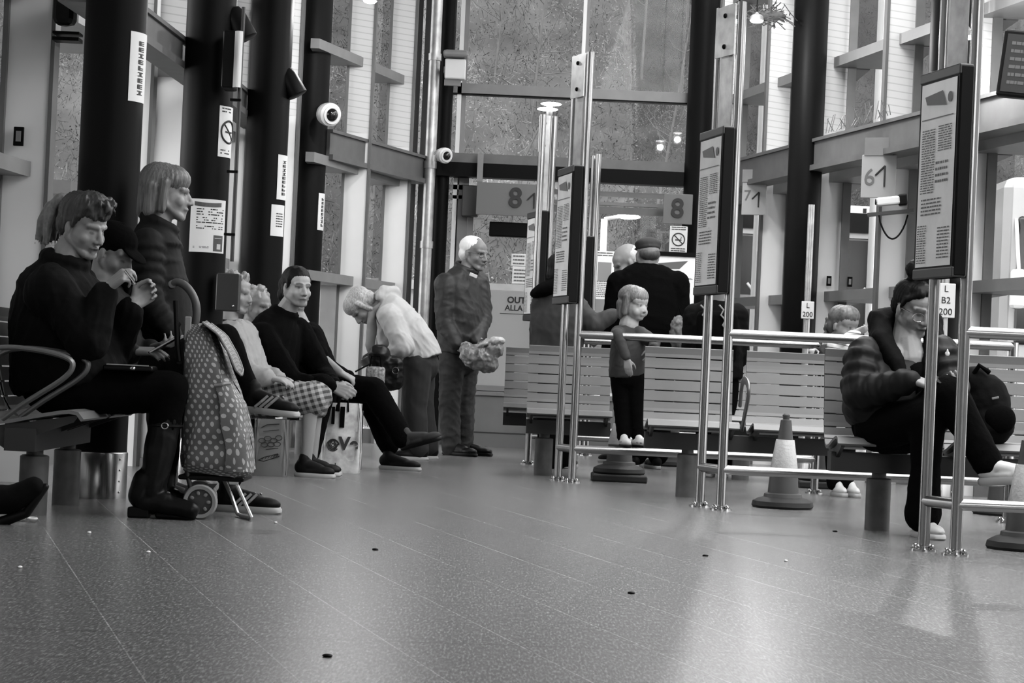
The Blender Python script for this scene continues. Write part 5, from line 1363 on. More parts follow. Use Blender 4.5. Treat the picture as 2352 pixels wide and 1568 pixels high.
# ---------- K: big dark coat, back view
g = Fig(15.4, 'person in a large black coat and dark flat cap seen from behind, beyond the toddler', 1490, .009)
J = g.j; fw = FX(100); lat = V((-fw.y, fw.x, 0))
W = g.head(J(1487, 585), (-.25, .96, -.1), 1.05, neck=J(1492, 622))
rings = [(J(1492, 606), .10, .09), (J(1491, 622), .19, .12), (J(1490, 660), .235, .15), (J(1490, 725), .255, .175), (J(1488, 800), .26, .18), (J(1488, 850), .26, .18)]
aL = (J(1424, 650), J(1408, 745), J(1400, 820, .1)); aR = (J(1552, 650), J(1560, 745), J(1556, 815, .1))
lL = (J(1460, 860), J(1460, 965), J(1462, 1045)); lR = (J(1515, 860), J(1515, 965), J(1512, 1045))
g.hand(aL[2], (.1, .3, -.9), (.9, 0, 0), 1, .7); g.hand(aR[2], (-.1, .3, -.9), (-.9, 0, 0), -1, .7)
g.body(rings, lat, [aL, aR], [lL, lR])
c = MB(); g.torso(c, rings, lat)
for a in (aL, aR): c.chain([a[0], a[1], a[1].lerp(a[2], .9)], [.10, .085, .062])
g.wear('coat', c, M_black, .012, .011, 22)
t = MB()
for l in (lL, lR): t.chain(l, [.11, .09, .075])
g.wear('trousers', t, M_black, .012, .005)
for l in (lL, lR): g.shoe(V((l[2].x, l[2].y - .08, 0)), (-.2, .95, 0), L=.29)
h = MB(); h.ell(W((0, -.01, .07)), (.098, .112, .052), g.HM); h.ell(W((0, .09, .052)), (.07, .06, .014), g.HM); h.ell(W((0, -.02, .045)), (.088, .106, .035), g.HM); g.wear('flat_cap', h, mat('tweed', .015, .9), .009, .004)
h = MB(); h.ell(W((0, -.05, .0)), (.078, .065, .055), g.HM); g.hair(h, M_hairbr, .009, .003)

# ---------- L: balding man beside
g = Fig(16.1, 'person with thin white hair, head bowed, half hidden behind the large black coat', 1440, .009)
J = g.j; fw = FX(150); lat = V((-fw.y, fw.x, 0))
W = g.head(J(1440, 602), (-.72, -.1, -.5), 1.12, neck=J(1452, 650), brow=.9)
rings = [(J(1452, 640), .08, .08), (J(1452, 658), .17, .11), (J(1448, 720), .20, .15), (J(1448, 800), .2, .16)]
aL = (J(1425, 665, -.12), J(1420, 750, -.15), J(1400, 790, -.1)); aR = (J(1480, 665, .1), J(1480, 750, .1), J(1470, 800, .1))
lL = (J(1440, 820), J(1440, 930), J(1440, 1035)); lR = (J(1465, 820, .1), J(1465, 930, .1), J(1465, 1030, .1))
g.hand(aL[2], (-.8, -.2, -.3), (0, .3, -.8), 1, .7); g.hand(aR[2], (0, 0, -1), (.9, 0, 0), -1, .7)
g.body(rings, lat, [aL, aR], [lL, lR])
c = MB(); g.torso(c, rings, lat)
for a in (aL, aR): c.chain([a[0], a[1], a[1].lerp(a[2], .9)], [.088, .075, .055])
g.wear('coat', c, M_coat, .012, .01)
t = MB()
for l in (lL, lR): t.chain(l, [.1, .085, .07])
g.wear('trousers', t, M_coat2, .012, .005)
for l in (lL, lR): g.shoe(V((l[2].x + .06, l[2].y, 0)), (-.95, .2, 0), L=.28)
h = MB(); h.ell(W((0, -.045, .025)), (.086, .088, .075), g.HM); h.ell(W((0, -.06, -.015)), (.082, .062, .05), g.HM); g.hair(h, M_hairgr, .008, .004, 110)

# ---------- M: person with backpack, back view
g = Fig(14.55, 'person in a dark coat and rucksack seen from behind, head hidden by the second timetable', 1640, .009)
J = g.j; fw = FX(95); lat = V((-fw.y, fw.x, 0))
W = g.head(J(1648, 650), (.1, .95, -.25), .98, neck=J(1645, 695))
rings = [(J(1645, 690), .08, .08), (J(1644, 708), .165, .115), (J(1643, 750), .185, .16), (J(1642, 800), .19, .17), (J(1642, 870), .19, .17)]
aL = (J(1598, 725), J(1590, 800), J(1600, 860, .1)); aR = (J(1690, 725), J(1697, 800), J(1690, 860, .1))
lL = (J(1625, 880), J(1625, 975), J(1625, 1060)); lR = (J(1665, 880), J(1665, 975), J(1665, 1060))
g.hand(aL[2], (.1, .3, -.9), (.9, 0, 0), 1, .7); g.hand(aR[2], (-.1, .3, -.9), (-.9, 0, 0), -1, .7)
g.body(rings, lat, [aL, aR], [lL, lR])
c = MB(); g.torso(c, rings, lat)
for a in (aL, aR): c.chain([a[0], a[1], a[1].lerp(a[2], .9)], [.09, .078, .058])
g.wear('coat', c, M_coat, .012, .011)
t = MB()
for l in (lL, lR): t.chain(l, [.1, .085, .07])
g.wear('trousers', t, M_black, .012, .005)
for l in (lL, lR): g.shoe(V((l[2].x, l[2].y - .08, 0)), (.1, .95, 0), L=.28)
h = MB(); g.cap_hair(h); g.hair(h, M_hairdk, .01, .004)
r = empty('rucksack', J(1645, 800, -.26), 'dark rucksack with pale zigzag straps on the back of the person behind the second barrier', 'rucksack')
c = MB().rbox(J(1645, 775, -.25), (.27, .13, .36), .04); build('bag', c, M_black, r, smooth=True)
for k, (x0, x1) in enumerate([(1613, 1628), (1656, 1668)]):
    q = MB(); q.tube([J(x0 + (x1 - x0) * t + (4 if i % 2 else -4), 700 + 70 * t, -.325) for i, t in enumerate(np.linspace(0, 1, 7))], .006, 6); build('strap', q, M_light, r)

# ---------- N: small girl behind the bench
g = Fig(12.75, 'small child with a hair bun and striped sleeve behind the second bench', 1930, .006)
J = g.j; fw = FX(-55); lat = V((-fw.y, fw.x, 0))
W = g.head(J(1938, 748), (.62, -.75, -.2), .92, neck=J(1930, 790), fat=1.06, brow=.8, child=True)
rings = [(J(1930, 788), .05, .05), (J(1930, 800), .11, .08), (J(1930, 850), .115, .09), (J(1930, 930), .12, .10)]
aR = (J(1898, 808, -.05), J(1885, 830, -.2), J(1872, 806, -.36)); aL = (J(1962, 808, 0), J(1916, 796, -.20), J(1966, 762, -.22))
lR = (J(1915, 950), J(1915, 1035), J(1915, 1110)); lL = (J(1945, 950), J(1945, 1035), J(1945, 1110))
g.hand(aR[2], (-.4, -.8, .1), (-.1, -.3, -.9), -1, .6, .62); g.hand(aL[2], (.8, .1, .3), (-.3, .8, .3), 1, .7, .62)
g.body(rings, lat, [aR + (.7,), aL + (.7,)], [lR + (.7,), lL + (.7,)])
c = MB(); g.torso(c, rings, lat)
c.chain([aR[0], aR[1], aR[1].lerp(aR[2], .9)], [.05, .045, .036])
g.wear('top', c, M_coat2, .009, .005)
c = MB(); n = 12; 
for k in range(n): c.ell(aL[1].lerp(aL[2], k / n), (.043, .043, .018)); 
c.cone(aL[0], .05, aL[1], .046)
g.wear('striped_sleeve', c, striped('striped_knit', .5, 38, .46), .007, 0)
t = MB()
for l in (lR, lL): t.chain(l, [.07, .055, .045])
g.wear('trousers', t, M_black, .01, .004)
for l in (lR, lL): g.shoe(V((l[2].x, l[2].y + .05, 0)), (.3, -.9, 0), L=.17, Wd=.07, m=M_shoewht)
h = MB(); g.cap_hair(h, -.002, .004, -.005, .003); g.fringe(h, .012, .0); h.ell(W((-.04, -.135, -.03)), (.045, .045, .05))
for i in range(18): a = i * 1.3; h.ell(W((-.04 + .05 * math.cos(a), -.135 + .03 * math.sin(a), -.03 + .05 * math.sin(a * 1.7))), (.014,) * 3)
g.hair(h, mat('child_brown_hair', .07, .5, var=.4, vscale=50), .007, .004)

# ---------- O: woman with glasses on the near right bench
g = Fig(9.85, 'person with a dark bun and wire glasses in a black puffer jacket', 2060, .0045)
J = g.j; fw = FX(-72); lat = V((-fw.y, fw.x, 0))
W = g.head(J(2100, 708), (.42, -.82, -.36), 1.05, neck=J(2078, 800), fat=1.06, brow=.35, lip=.45, eyes='down')
g.skin.ell(J(2084, 838) + fw * .028, (.11, .08, .10)); g.skin.cone(J(2084, 790) + fw * .01, .062, J(2084, 830) + fw * .03, .078)
rings = [(J(2075, 792), .085, .08), (J(2073, 822), .18, .12), (J(2070, 880), .225, .165), (J(2060, 950), .235, .185), (J(2050, 992), .225, .18)]
aR = (J(1988, 815, -.02), J(1975, 905, -.14), J(2098, 872, -.34)); aL = (J(2160, 812, -.04), J(2182, 890, -.12), J(2200, 890, -.34))
lR = (J(2015, 985, -.08), J(2132, 955, -.36), J(2120, 1180, -.30)); lL = (J(2095, 985, -.08), J(2178, 905, -.42), J(2278, 1072, -.46))
g.hand(aR[2], (.9, -.2, -.25), (.1, .4, -.85), -1, .6, .95); g.hand(aL[2], (-.25, -.75, .1), (-.5, .1, .8), 1, .8, .95)
g.body(rings, lat, [aR, aL], [lR, lL])
jr = [(J(2066, 806) - fw * .05, .12, .06), (J(2068, 832) - fw * .03, .185, .10)] + rings[2:]
c = MB(); g.torso(c, jr, lat)
for k in range(1, 4):
    q = J(2071 - k * 3, 838 + k * 44); g.torso(c, [(q + V((0, 0, .04)), .19, .13), (q, .237, .178), (q - V((0, 0, .04)), .19, .13)], lat)
for a in (aR, aL): g.puff(c, a[0], a[1], .105, .098, 3); g.puff(c, a[1], a[1].lerp(a[2], .93), .092, .062, 4)
c.ell(J(1992, 935, -.05), (.12, .13, .10)); c.ell(J(2160, 940, -.05), (.10, .12, .10))
g.wear('puffer_jacket', c, mat('puffer_nylon', .006, .55, spec=.12), .009, .006, 34)
c = MB()
g.torso(c, [(J(2094, 846) + fw * .085, .085, .05), (J(2100, 870) + fw * .13, .085, .05), (J(2106, 930) + fw * .175, .085, .05)], lat); g.wear('vest', c, M_black, .008, 0)
nk = MB(); nk.ell(J(2050, 738, .13), (.125, .075, .07)); nk.ell(J(2095, 742, .15), (.10, .07, .07))
nk.chain([J(2022, 742, .10), J(2026, 785, -.02), J(2058, 835, -.13), J(2074, 880, -.19)], [.06, .056, .042, .026]); nk.chain([J(2140, 745, .10), J(2146, 790, -.03), J(2138, 840, -.15), J(2132, 880, -.20)], [.055, .05, .04, .026]); g.wear('hood', nk, M_coat, .009, .012, 30)
t = MB(); t.ell(J(2055, 985, -.04), (.2, .18, .12))
t.chain([lR[0], lR[1], lR[1].lerp(lR[2], .5), lR[2] + V((0, 0, .0))], [.11, .088, .066, .085]); t.chain([lL[0], lL[1], lL[1].lerp(lL[2], .5), lL[2] + V((-.02, 0, .02))], [.11, .09, .072, .07])
g.wear('trousers', t, M_black, .009, .006)
o = g.shoe(V((lR[2].x - .02, lR[2].y + .10, 0)), (.28, -.95, 0), L=.26, Wd=.095, m=M_shoewht, ms=M_shoewht, name='trainer', lab='white trainer flat on the floor')
hl = lL[2] + V((-.055, .0, -.085)); o = g.shoe(hl, (.90, -.42, .10), up=(0, 0, 1), L=.27, Wd=.10, m=M_shoewht, ms=M_sole, thick=.03, name='trainer', lab='white trainer on the raised crossed foot'); g.laces(hl, (.90, -.42, .10), .27, parent=o)
h = MB(); g.cap_hair(h, .0, .0, .0, .0, ear=False); 
for m in (-1, 1): h.cone(W((m * .03, .060, .085)), .018, W((m * .072, .02, .045)), .014); h.cone(W((m * .072, .018, .05)), .013, W((m * .077, .005, .005)), .007)
h.ell(W((0, .022, .092)), (.062, .054, .030), g.HM); h.ell(W((0, -.045, .165)), (.062, .06, .05), g.HM); h.ell(W((0, -.045, .13)), (.04, .04, .03), g.HM)
g.hair(h, M_hairdk, .006, .003, 100)
gl = MB()
for m in (-1, 1):
    gl.tube([W((m * .033 + .025 * math.cos(a), .094 - abs(m * .033 + .025 * math.cos(a)) * .28, -.012 + .020 * math.sin(a))) for a in np.linspace(0, 6.28, 21)[:-1]], .0017, 6, closed=True); gl.tube([W((m * .058, .078, .0)), W((m * .082, -.01, .002))], .0022, 5)
gl.tube([W((-.009, .094, -.004)), W((0, .097, .0)), W((.009, .094, -.004))], .0016, 5); build('glasses', gl, M_chrome, g.root)
br = MB()
for k in range(3): q = aR[1].lerp(aR[2], .93 + .035 * k); dd = (aR[2] - aR[1]).normalized(); e1 = dd.orthogonal().normalized(); e2 = dd.cross(e1); br.tube([q + (e1 * math.cos(a) + e2 * math.sin(a)) * .036 for a in np.linspace(0, 6.28, 17)[:-1]], .003, 5, closed=True)
build('bracelet', br, M_chrome, g.root)
st = MB(); q = J(2176, 812, -.19); st.ell(q, (.011, .004, .011)); st.ell(q + V((0, 0, .006)), (.005, .005, .016)); build('brooch', st, M_paper, g.root)
ph = J(2182, 884, -.44); r = empty('phone', ph, 'dark smartphone with a bright rim held low by the person in glasses', 'phone'); rr = Matrix.Rotation(R(22), 3, 'Y') @ Matrix.Rotation(R(20), 3, 'X')
build('case', MB().rbox(ph, (.14, .07, .009), .003, rr), M_plastic, r); build('bezel', MB().box(ph + rr @ V((0, -.0355, .002)), (.13, .003, .006), rr), M_chrome, r)
# her black bag
bc = J(2262, 930, -.05); r = empty('rucksack', bc, 'black rucksack slumped on the near right bench beside the person in glasses', 'rucksack')
q = MB(); q.ell(bc, (.12, .11, .15)); q.ell(bc + V((.02, -.05, -.09)), (.11, .09, .10)); q.ell(bc + V((-.06, 0, .09)), (.08, .09, .09))
b = blob('bag', q, M_coat, r, .01, 3, folds(.008, 30, 4)); q = MB(); q.ell(bc + V((.045, -.115, -.06)), (.075, .04, .07)); blob('front_pocket', q, M_black, r, .009, 2)
build('logo_tab', MB().rbox(bc + V((.02, -.118, .035)), (.032, .006, .01), .002, Matrix.Rotation(R(-14), 3, 'Y')), M_ledge, r)
build('strap', MB().tube([bc + V((-.08, -.05, .12)), bc + V((-.05, -.08, .18)), bc + V((.0, -.06, .15))], .012, 8), M_black, r)

# ---------- P: toddler on the third barrier
g = Fig(13.19, 'toddler with a fair bob standing on the low rail of the third barrier', 1442, .005)
J = g.j; fw = FX(-62); lat = V((-fw.y, fw.x, 0))
W = g.head(J(1456, 700), (.72, -.68, -.08), .93, neck=J(1444, 748), fat=1.10, brow=.75, lip=.6, tone=1.5, child=True)
rings = [(J(1444, 745), .045, .045), (J(1444, 757), .092, .062), (J(1442, 795), .112, .08), (J(1440, 850), .115, .09), (J(1440, 866), .11, .085)]
aR = (J(1420, 764, -.03), J(1418, 769, -.22), J(1440, 824, -.26)); aL = (J(1468, 766, -.02), J(1503, 786, -.06), J(1500, 800, -.18))
lR = (J(1425, 868), J(1428, 935, -.03), J(1432, 1002, -.06)); lL = (J(1458, 868), J(1462, 935, -.03), J(1466, 1002, -.06))
g.hand(aR[2], (.15, -.1, -.95), (.2, .9, 0), -1, .25, .66); g.hand(aL[2], (-.3, -.3, -.8), (-.5, .8, 0), 1, .5, .66)
g.body(rings, lat, [aR + (.62,), aL + (.62,)], [lR + (.6,), lL + (.6,)])
c = MB(); g.torso(c, rings, lat)
for a in (aR, aL): c.chain([a[0], a[1], a[1].lerp(a[2], .9)], [.049, .040, .030])
g.wear('long_sleeved_top', c, mat('grey_jersey', .022, .85, bump=.1), .007, .006, 40)
t = MB(); t.ell(J(1441, 872), (.10, .09, .08))
for l in (lR, lL): t.chain(l, [.066, .052, .042])
g.wear('trousers', t, M_black, .007, .004, 40)
for l, d in ((lR, (.25, -.95, 0)), (lL, (.80, -.60, 0))):
    hl = V((l[2].x - d[0] * .055, 13.05 - d[1] * .055, .2292)); o = g.shoe(hl, d, L=.15, Wd=.07, m=M_shoewht, ms=M_shoeblk, thick=.012, high=.036, name='shoe', lab='white toddler shoe with two straps'); 
    st = MB(); dd = unit(d); x = dd.cross(V((0, 0, 1)))
    for k in range(2): y = .065 + .026 * k; st.tube([hl + dd * y - x * .034 + V((0, 0, .028)), hl + dd * y + V((0, 0, .060 - .012 * k)), hl + dd * y + x * .034 + V((0, 0, .028))], .006, 6, flat=(.6, 1.4))
    build('strap', st, M_ledge, o)
h = MB(); g.cap_hair(h, -.004, .006, -.012, .006); 
for m in (-1, 1): h.cone(W((m * .074, .0, .05)), .024, W((m * .078, -.008, -.055)), .020); h.cone(W((m * .058, -.055, .0)), .036, W((m * .06, -.05, -.075)), .026)
g.fringe(h, .000, .002); h.cone(W((0, -.085, .0)), .04, W((0, -.075, -.08)), .03)
g.hair(h, mat('toddler_hair', .12, .5, var=.45, vscale=60, stretch=(3, 3, .4)), .006, .003, 90)

# ---------- Q: boot of someone beyond the left edge
g = Fig(8.05, 'outstretched dark boot of a seated person cut off by the left edge of the picture', -80, .008)
J = g.j
kn = J(-330, 985, .05); an = J(-70, 1105, .0); hip = J(-520, 960, .25)
g.skin.chain([hip, kn, an], [.075, .05, .036]); g.body()
t = MB(); t.chain([hip, kn, kn.lerp(an, .8)], [.11, .085, .065]); g.wear('trousers', t, M_black, .01, .006)
b = MB(); d = (J(100, 1125) - an).normalized(); b.chain([an.lerp(kn, .3), an, an + d * .05 + V((0, 0, -.03))], [.062, .058, .055]); b.chain([J(-55, 1150), J(30, 1145), J(78, 1118)], [.062, .055, .040])
o = g.wear('boot', b, M_coat, .008, .004); s_ = MB(); s_.chain([J(-60, 1205), J(-10, 1203), J(60, 1178), J(104, 1118)], [.028, .022, .018, .014]); build('sole', s_, M_plastic, o, smooth=True)
# ------------------------------------------------------------------ shopping trolley
def dots_mat(name, base, dot, cell, rad):
    m = mat(name, base, .6, bump=.05, bscale=40); nt, b = nodes(m)
    uv = nt.nodes.new('ShaderNodeUVMap'); sp = nt.nodes.new('ShaderNodeSeparateXYZ'); nt.links.new(uv.outputs[0], sp.inputs[0])
    u = math_node(nt, 'DIVIDE', sp.outputs[0], cell); v = math_node(nt, 'DIVIDE', sp.outputs[1], cell * .5)
    row = math_node(nt, 'FLOOR', v); odd = math_node(nt, 'MULTIPLY', math_node(nt, 'MODULO', row, 2), .5)
    fu = math_node(nt, 'SUBTRACT', math_node(nt, 'FRACT', math_node(nt, 'ADD', u, odd)), .5)
    fv = math_node(nt, 'MULTIPLY', math_node(nt, 'SUBTRACT', math_node(nt, 'FRACT', v), .5), .5)
    d = math_node(nt, 'SQRT', math_node(nt, 'ADD', math_node(nt, 'MULTIPLY', fu, fu), math_node(nt, 'MULTIPLY', fv, fv)))
    k = math_node(nt, 'LESS_THAN', d, rad)
    nt.links.new(math_node(nt, 'ADD', base, math_node(nt, 'MULTIPLY', k, dot - base)), b.inputs['Base Color'])
    return m
M_dots = dots_mat('spotted_canvas', .07, .28, .034, .19)
YT = 8.9
T = lambda px, py, d=0: at(px, py, YT + d)
tr = empty('shopping_trolley', flr(455, 1188), 'spotted canvas shopping trolley with two pale wheels standing in front of the ponytailed person', 'shopping trolley')
# bag: lofted from bottom to top, a bulging box leaning towards the handle
secs = [(425, 560, 1085, .15), (424, 582, 1070, .165), (426, 575, 1000, .17), (428, 560, 930, .17), (429, 535, 870, .165), (430, 512, 810, .15), (432, 490, 765, .13), (434, 470, 745, .11)]
bm = MB(); nu = 40
def ringp(u, sec):
    x0, x1, y, hw = sec; a = 2 * math.pi * u; cs, sn = math.cos(a), math.sin(a)
    ex = .42; sx = math.copysign(abs(cs) ** ex, cs); sy = math.copysign(abs(sn) ** ex, sn)
    p = T((x0 + x1) / 2 + (x1 - x0) / 2 * sx, y + (12 * sx if y > 1040 else 0)); p.y += hw * sy
    p += V((.006 * math.sin(u * 50 + y * .05), .008 * math.sin(u * 31 + y * .09), .004 * math.sin(u * 23 + y * .1)))
    return p
def bagpt(u, v):
    t = v * (len(secs) - 1); i = min(int(t), len(secs) - 2); k = t - i; k = k * k * (3 - 2 * k) * .3 + k * .7
    s0, s1 = secs[i], secs[i + 1]; return ringp(u, tuple(a + (b - a) * k for a, b in zip(s0, s1)))
def arcs(v):
    pts = [bagpt(k / 80, v) for k in range(81)]; c = [0]
    for a, b in zip(pts, pts[1:]): c.append(c[-1] + (b - a).length)
    return c
AR = arcs(.45)
bm.grid(bagpt, nu, 28, lambda u, v: (AR[int(round(u * 80))], v * .62))
for v in (0, 1):
    c = sum((bagpt(k / 12, v) for k in range(12)), V((0, 0, 0))) / 12
    bm.grid(lambda a, b, c=c, v=v: c.lerp(bagpt(a, v), b), nu, 3, lambda a, b: (a, b * .1))
bag = build('bag', bm, M_dots, tr, smooth=True)
fl = MB()
def flap(u, v):
    x0, y0 = 452, 748; pts = [(468, 742), (505, 770), (530, 815), (548, 862)]
    t = u * 3; i = min(int(t), 2); k = t - i; px = pts[i][0] + (pts[i + 1][0] - pts[i][0]) * k; py = pts[i][1] + (pts[i + 1][1] - pts[i][1]) * k
    w = .125 * (1 if u < .85 else math.sqrt(max(.02, 1 - ((u - .85) / .15) ** 2)))
    p = T(px, py, -.03); return p + V((.012, (v - .5) * 2 * w, .012 - .02 * abs(v - .5)))
fl.grid(flap, 14, 8, lambda u, v: (u * .28, v * .25))
fo = build('flap', fl, M_dots, tr, smooth=True); md = fo.modifiers.new('thick', 'SOLIDIFY'); md.thickness = .006
ed = MB(); ed.tube([flap(t, 0) for t in np.linspace(0, 1, 12)] + [flap(1, t) for t in np.linspace(.1, .9, 6)] + [flap(t, 1) for t in np.linspace(1, 0, 12)], .005, 6); build('flap_piping', ed, M_light, fo)
pk = MB(); 
def pocket(u, v):
    a = T(505 + 85 * u - 20 * v * u, 1040 - 100 * v * (1 - .0 * u) + 12 * u, -.0); return a + V((.012, -.172 + .012 * u, 0))
pk.grid(lambda u, v: bagpt(.76 + .13 * u, .12 + .42 * v) + V((.006, -.012, 0)), 8, 8, lambda u, v: (AR[int(round((.76 + .13 * u) * 80))] + .013, v * .26))
po = build('pocket', pk, M_dots, tr, smooth=True)
build('pocket_trim', MB().tube([bagpt(.76 + .13 * t, .54) + V((.006, -.014, 0)) for t in np.linspace(0, 1, 9)], .006, 6), M_light, po)
for d in (-.13, .13):
    pts = [T(440, 1130, d), T(424, 1040, d), T(425, 900, d), T(428, 780, d), T(450, 740, d), T(455, 700, d * .8), T(440, 665, d * .5), T(415, 650, d * .2)]
    build('side_tube', MB().tube(smooth_path(pts[:4]), .0105, 10), M_mulldark, tr, smooth=True)
for d in (-.05, .05):
    hp = [T(446, 760, d), T(452, 715, d), T(446, 685, d * .9), T(430, 660, d * .7), T(410, 648, d * .5), T(396, 652, d * .3)]
    build('handle', MB().tube(smooth_path(hp), .0165, 12), M_grip2 if 'M_grip2' in globals() else mat('handle_grip', .045, .5), tr, smooth=True)
build('grip_bar', MB().tube([T(396, 652, -.03), T(394, 655, 0), T(396, 652, .03)], .017, 12), mat('handle_grip', .045, .5), tr, smooth=True)
build('back_frame', MB().tube([T(404, 690, -.1), T(408, 800, -.1), T(412, 830, -.1)], .012, 8).tube([T(404, 690, .1), T(408, 800, .1), T(412, 830, .1)], .012, 8).tube([T(408, 745, -.1), T(408, 745, .1)], .014, 8).tube([T(412, 830, -.1), T(412, 830, .1)], .012, 8), M_plastic, tr)
cl = MB().rbox(T(431, 760, -.112), (.026, .012, .12), .004); build('strap_patch', cl, M_light, tr)
base = MB(); base.rbox((T(430, 1100) + T(560, 1100)) / 2 + V((0, 0, .01)), (.27, .28, .02), .006); build('base_plate', base, M_plastic, tr)
for d in (-.16, .16):
    c = T(460, 1145, d); c.z = .071; ax = Matrix.Rotation(R(90), 3, 'X')
    w_ = build('wheel', MB().lathe([(.052, -.016), (.066, -.018), (.071, -.008), (.071, .008), (.066, .018), (.052, .016), (.052, -.016)], c, 32, ax), M_rubber, tr, smooth=True)
    build('hub', MB().lathe([(.0, -.010), (.014, -.018), (.018, -.012), (.05, -.008), (.054, .0), (.05, .008), (.0, .01)], c, 28, ax), mat('wheel_hub', .03, .5), w_, smooth=True)
    hs = MB()
    for k in range(7): a = 2 * math.pi * k / 7; hs.ell(c + V((.036 * math.cos(a), -.012 if d < 0 else .012, .036 * math.sin(a))), (.0075, .003, .0095), Matrix.Rotation(-a + R(90), 3, 'Y'), 10, 6)
    build('hub_holes', hs, M_ledge, w_)
build('axle', MB().tube([V((T(460, 1145).x, YT - .16, .071)), V((T(460, 1145).x, YT + .16, .071))], .007, 8), M_zinc, tr)
lg = [T(528, 1105, -.12), T(545, 1145, -.12), T(568, 1188, -.12)]
for d in (-.1, .1): pass
def zf(p): p = p.copy(); p.z = max(p.z, .009); return p
st = MB().tube([zf(T(536, 1095, -.11)), zf(T(556, 1140, -.12)), zf(T(577, 1187, -.13)), zf(T(574, 1195, -.10)), zf(T(556, 1192, -.02)), zf(T(546, 1180, .06)), zf(T(532, 1140, .10)), zf(T(514, 1100, .11))], .0085, 8)
build('stand', st, M_zinc, tr, smooth=True)
build('bracket', MB().rbox(T(537, 1100, -.125), (.04, .012, .045), .006), M_whiteplas, tr); build('axle_bracket', MB().prism([T(418, 1115, -.13), T(500, 1110, -.13), T(475, 1140, -.13), T(450, 1140, -.13)], (0, -.006, 0), (0, .006, 0)), M_mulldark, tr)

# ------------------------------------------------------------------ printed paper/plastic carrier bags
def carrier(name, px0, px1, py_top, py_bot, Y, depth, lab, m, yaw=0, taper=.06):
    a = at(px0, py_bot, Y); b = at(px1, py_bot, Y); top = at((px0 + px1) / 2, py_top, Y).z; w = (b - a).length; c = V(((a.x + b.x) / 2, Y + depth / 2, 0))
    r = empty(name, c, lab, 'bag'); rot = Matrix.Rotation(yaw, 3, 'Z')
    P = lambda x, y, z: c + rot @ V((x, y, z))
    mb = MB(); n = 32; rings = []
    for z, k in ((0.0, .97), (.01, 1), (top * .3, 1.02), (top * .6, 1.0), (top * .85, .97), (top, .95), (top * .97, .93), (top * .5, .95), (.012, .95)):
        ring = []
        for i in range(n):
            t = 2 * math.pi * i / n; cs, sn = math.cos(t), math.sin(t); ex = .28
            x = w / 2 * k * math.copysign(abs(cs) ** ex, cs); y = depth / 2 * (k - taper * z / max(top, .01)) * math.copysign(abs(sn) ** ex, sn)
            q = .008 * math.sin(i * 1.9 + z * 40) * (1 if z > .02 else 0); ring.append(P(x + q * .4, y + q, z))
        rings.append(ring)
    mb.loft(rings); build('bag_body', mb, m, r, smooth=True)
    return r, P, w, top
M_kraft = mat('printed_paper', .10, .7, var=.1)
r, P, w, top = carrier('shopping_bag', 576, 657, 962, 1090, 12.16, .13, 'grey paper shopping bag printed with bread and buns on the floor by the checked skirt', M_kraft)
pr_ = MB(); fy = -.069
for k, (x, z) in enumerate([(-.045, .62), (-.012, .66), (.022, .63), (.05, .68), (-.03, .55), (.008, .56), (.042, .57)]):
    pr_.tube([P(x + .019 * math.cos(t), fy, top * z + .013 * math.sin(t)) for t in np.linspace(0, 6.28, 13)[:-1]], .0022, 5, closed=True)
pr_.tube([P(-.06, fy, top * .28), P(-.03, fy, top * .33), P(.05, fy, top * .40), P(.058, fy, top * .36), P(-.03, fy, top * .26), P(-.06, fy, top * .28)], .0028, 5)
for k in range(6): x = -.04 + .016 * k; pr_.tube([P(x, fy, top * (.29 + .012 * k)), P(x + .012, fy, top * (.335 + .012 * k))], .0022, 5)
pr_.tube([P(-.05, fy, top * .85), P(-.02, fy, top * .9), P(.05, fy, top * .92)], .003, 5); pr_.tube([P(-.04, fy, top * .78), P(.05, fy, top * .82)], .002, 5); pr_.tube([P(-.02, fy, top * .47), P(.05, fy, top * .5)], .002, 5)
build('bread_print', pr_, M_print, r)
M_lovebag = mat('printed_plastic', .34, .45, var=.45, vscale=14)
r, P, w, top = carrier('shopping_bag', 728, 824, 925, 1084, 12.85, .16, 'white plastic shopping bag lettered LOVE with a rose, in front of the man in black', M_lovebag, R(8))
fy = -.088
q = P(.045, fy, top * .42); letters('Ve', .105, M_print, 'lettering', q, (R(90), 0, R(8)), r, bold=.004)
ro = MB(); cx = -.048
for k in range(4):
    rad = .034 - .008 * k; ro.tube([P(cx + rad * math.cos(t + k) * (1 + .06 * math.sin(5 * t)), fy, top * .40 + rad * math.sin(t + k)) for t in np.linspace(0, 5.6, 18)], .0042 - .0006 * k, 6)
build('rose_print', ro, M_print, r)
q = P(-.06, fy, top * .10); letters('and', .05, M_print, 'lettering', q, (R(90), 0, R(8)), r, bold=.001)
sd = MB().grid(lambda u, v: P(w / 2 * 1.03, -.05 + .10 * u, top * (.05 + .85 * v)), 4, 6); build('side_print', sd, M_printg, r)
hn = MB().tube([P(-.03, fy + .01, top * .88), P(-.025, fy + .02, top * 1.08), P(.01, fy + .05, top * 1.16), P(.03, fy + .03, top * 1.08), P(.035, fy + .01, top * .88)], .013, 8, flat=(1, .4)); build('handle', hn, M_black, r)
hn = MB().rbox(P(.0, fy - .002, top * .80), (.028, .008, top * .30), .003, Matrix.Rotation(R(8), 3, 'Z')).rbox(P(-.055, fy - .002, top * .82), (.02, .008, top * .25), .003, Matrix.Rotation(R(8), 3, 'Z')); build('handle_patch', hn, M_black, r)
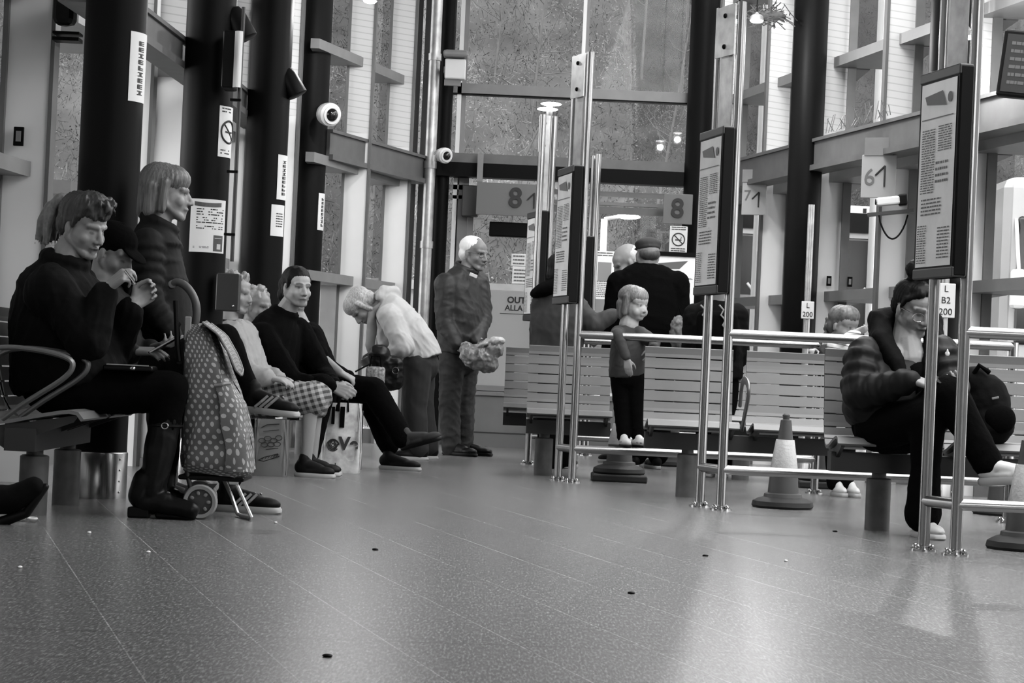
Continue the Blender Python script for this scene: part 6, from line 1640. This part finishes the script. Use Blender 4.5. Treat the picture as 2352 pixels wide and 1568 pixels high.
# wrapped bag held by the white haired man
c = at(1104, 818, 15.98); r = empty('wrapped_bag', c, 'bulky patterned bag in crinkled clear wrap held by the white haired person at the door', 'bag')
q = MB(); q.ell(c + V((-.01, 0, -.01)), (.15, .09, .10), Matrix.Rotation(R(12), 3, 'Y')); q.ell(c + V((.09, 0, .06)), (.085, .08, .08)); q.ell(c + V((-.10, .02, .045)), (.07, .06, .05)); q.ell(c + V((.05, 0, -.06)), (.09, .07, .06))
blob('bag_body', q, mat('crinkled_wrap', .15, .35, var=.7, vscale=22, coat=.5), r, .008, 2, folds(.016, 60, 3))
q = MB(); q.ell(c + V((.10, -.01, .115)), (.085, .07, .035), Matrix.Rotation(R(-6), 3, 'Y')); q.ell(c + V((.02, -.02, .09)), (.07, .06, .022), Matrix.Rotation(R(-25), 3, 'Y')); blob('clear_wrap', q, mat('clear_film', .32, .3, coat=.5), r, .008, 1, folds(.012, 70, 6))
# bags on the far bench under the bending person
c = at(890, 850, 14.85); r = empty('handbag', c, 'dark handbags piled on the far bench under the bending person', 'bag')
q = MB(); q.rbox(c + V((.0, 0, -.02)), (.22, .16, .24), .05); q.ell(c + V((-.06, -.03, .10)), (.08, .07, .08)); blob('bag', q, M_leather, r, .01, 2, folds(.012, 40, 2))
build('strap', MB().tube([c + V((-.22, -.06, -.02)), c + V((-.1, -.06, .05)), c + V((.0, -.06, .10))], .006, 6), M_leather, r)
build('buckle', MB().tube([c + V((.06 + .022 * math.cos(t), -.10, .0 + .022 * math.sin(t))) for t in np.linspace(0, 6.28, 13)[:-1]], .004, 6, closed=True), M_chrome, r)
c = at(862, 868, 14.7); r = empty('shopping_bag', c, 'small patterned carrier bag on the far bench left of the dark handbags', 'bag')
q = MB(); q.rbox(c, (.13, .1, .16), .02); build('bag_body', q, mat('speckled_bag', .14, .6, var=.8, vscale=60), r, smooth=True); build('handle', MB().tube([c + V((-.04, -.03, .07)), c + V((-.03, -.03, .15)), c + V((.03, -.03, .15)), c + V((.04, -.03, .07))], .006, 6), M_black, r)
# checked bag hanging beside the large coat
c = at(1556, 765, 15.15); q = MB(); q.ell(c, (.06, .06, .13)); r = empty('bag', c, 'crumpled grey bag hanging beside the large black coat', 'bag'); blob('bag_body', q, mat('mottled_bag', .08, .6, var=.6, vscale=40), r, .009, 2, folds(.012, 50, 2)); build('handle', MB().tube([c + V((-.02, 0, .11)), c + V((.0, 0, .19)), c + V((.03, 0, .11))], .006, 6), M_black, r)
bake_all()
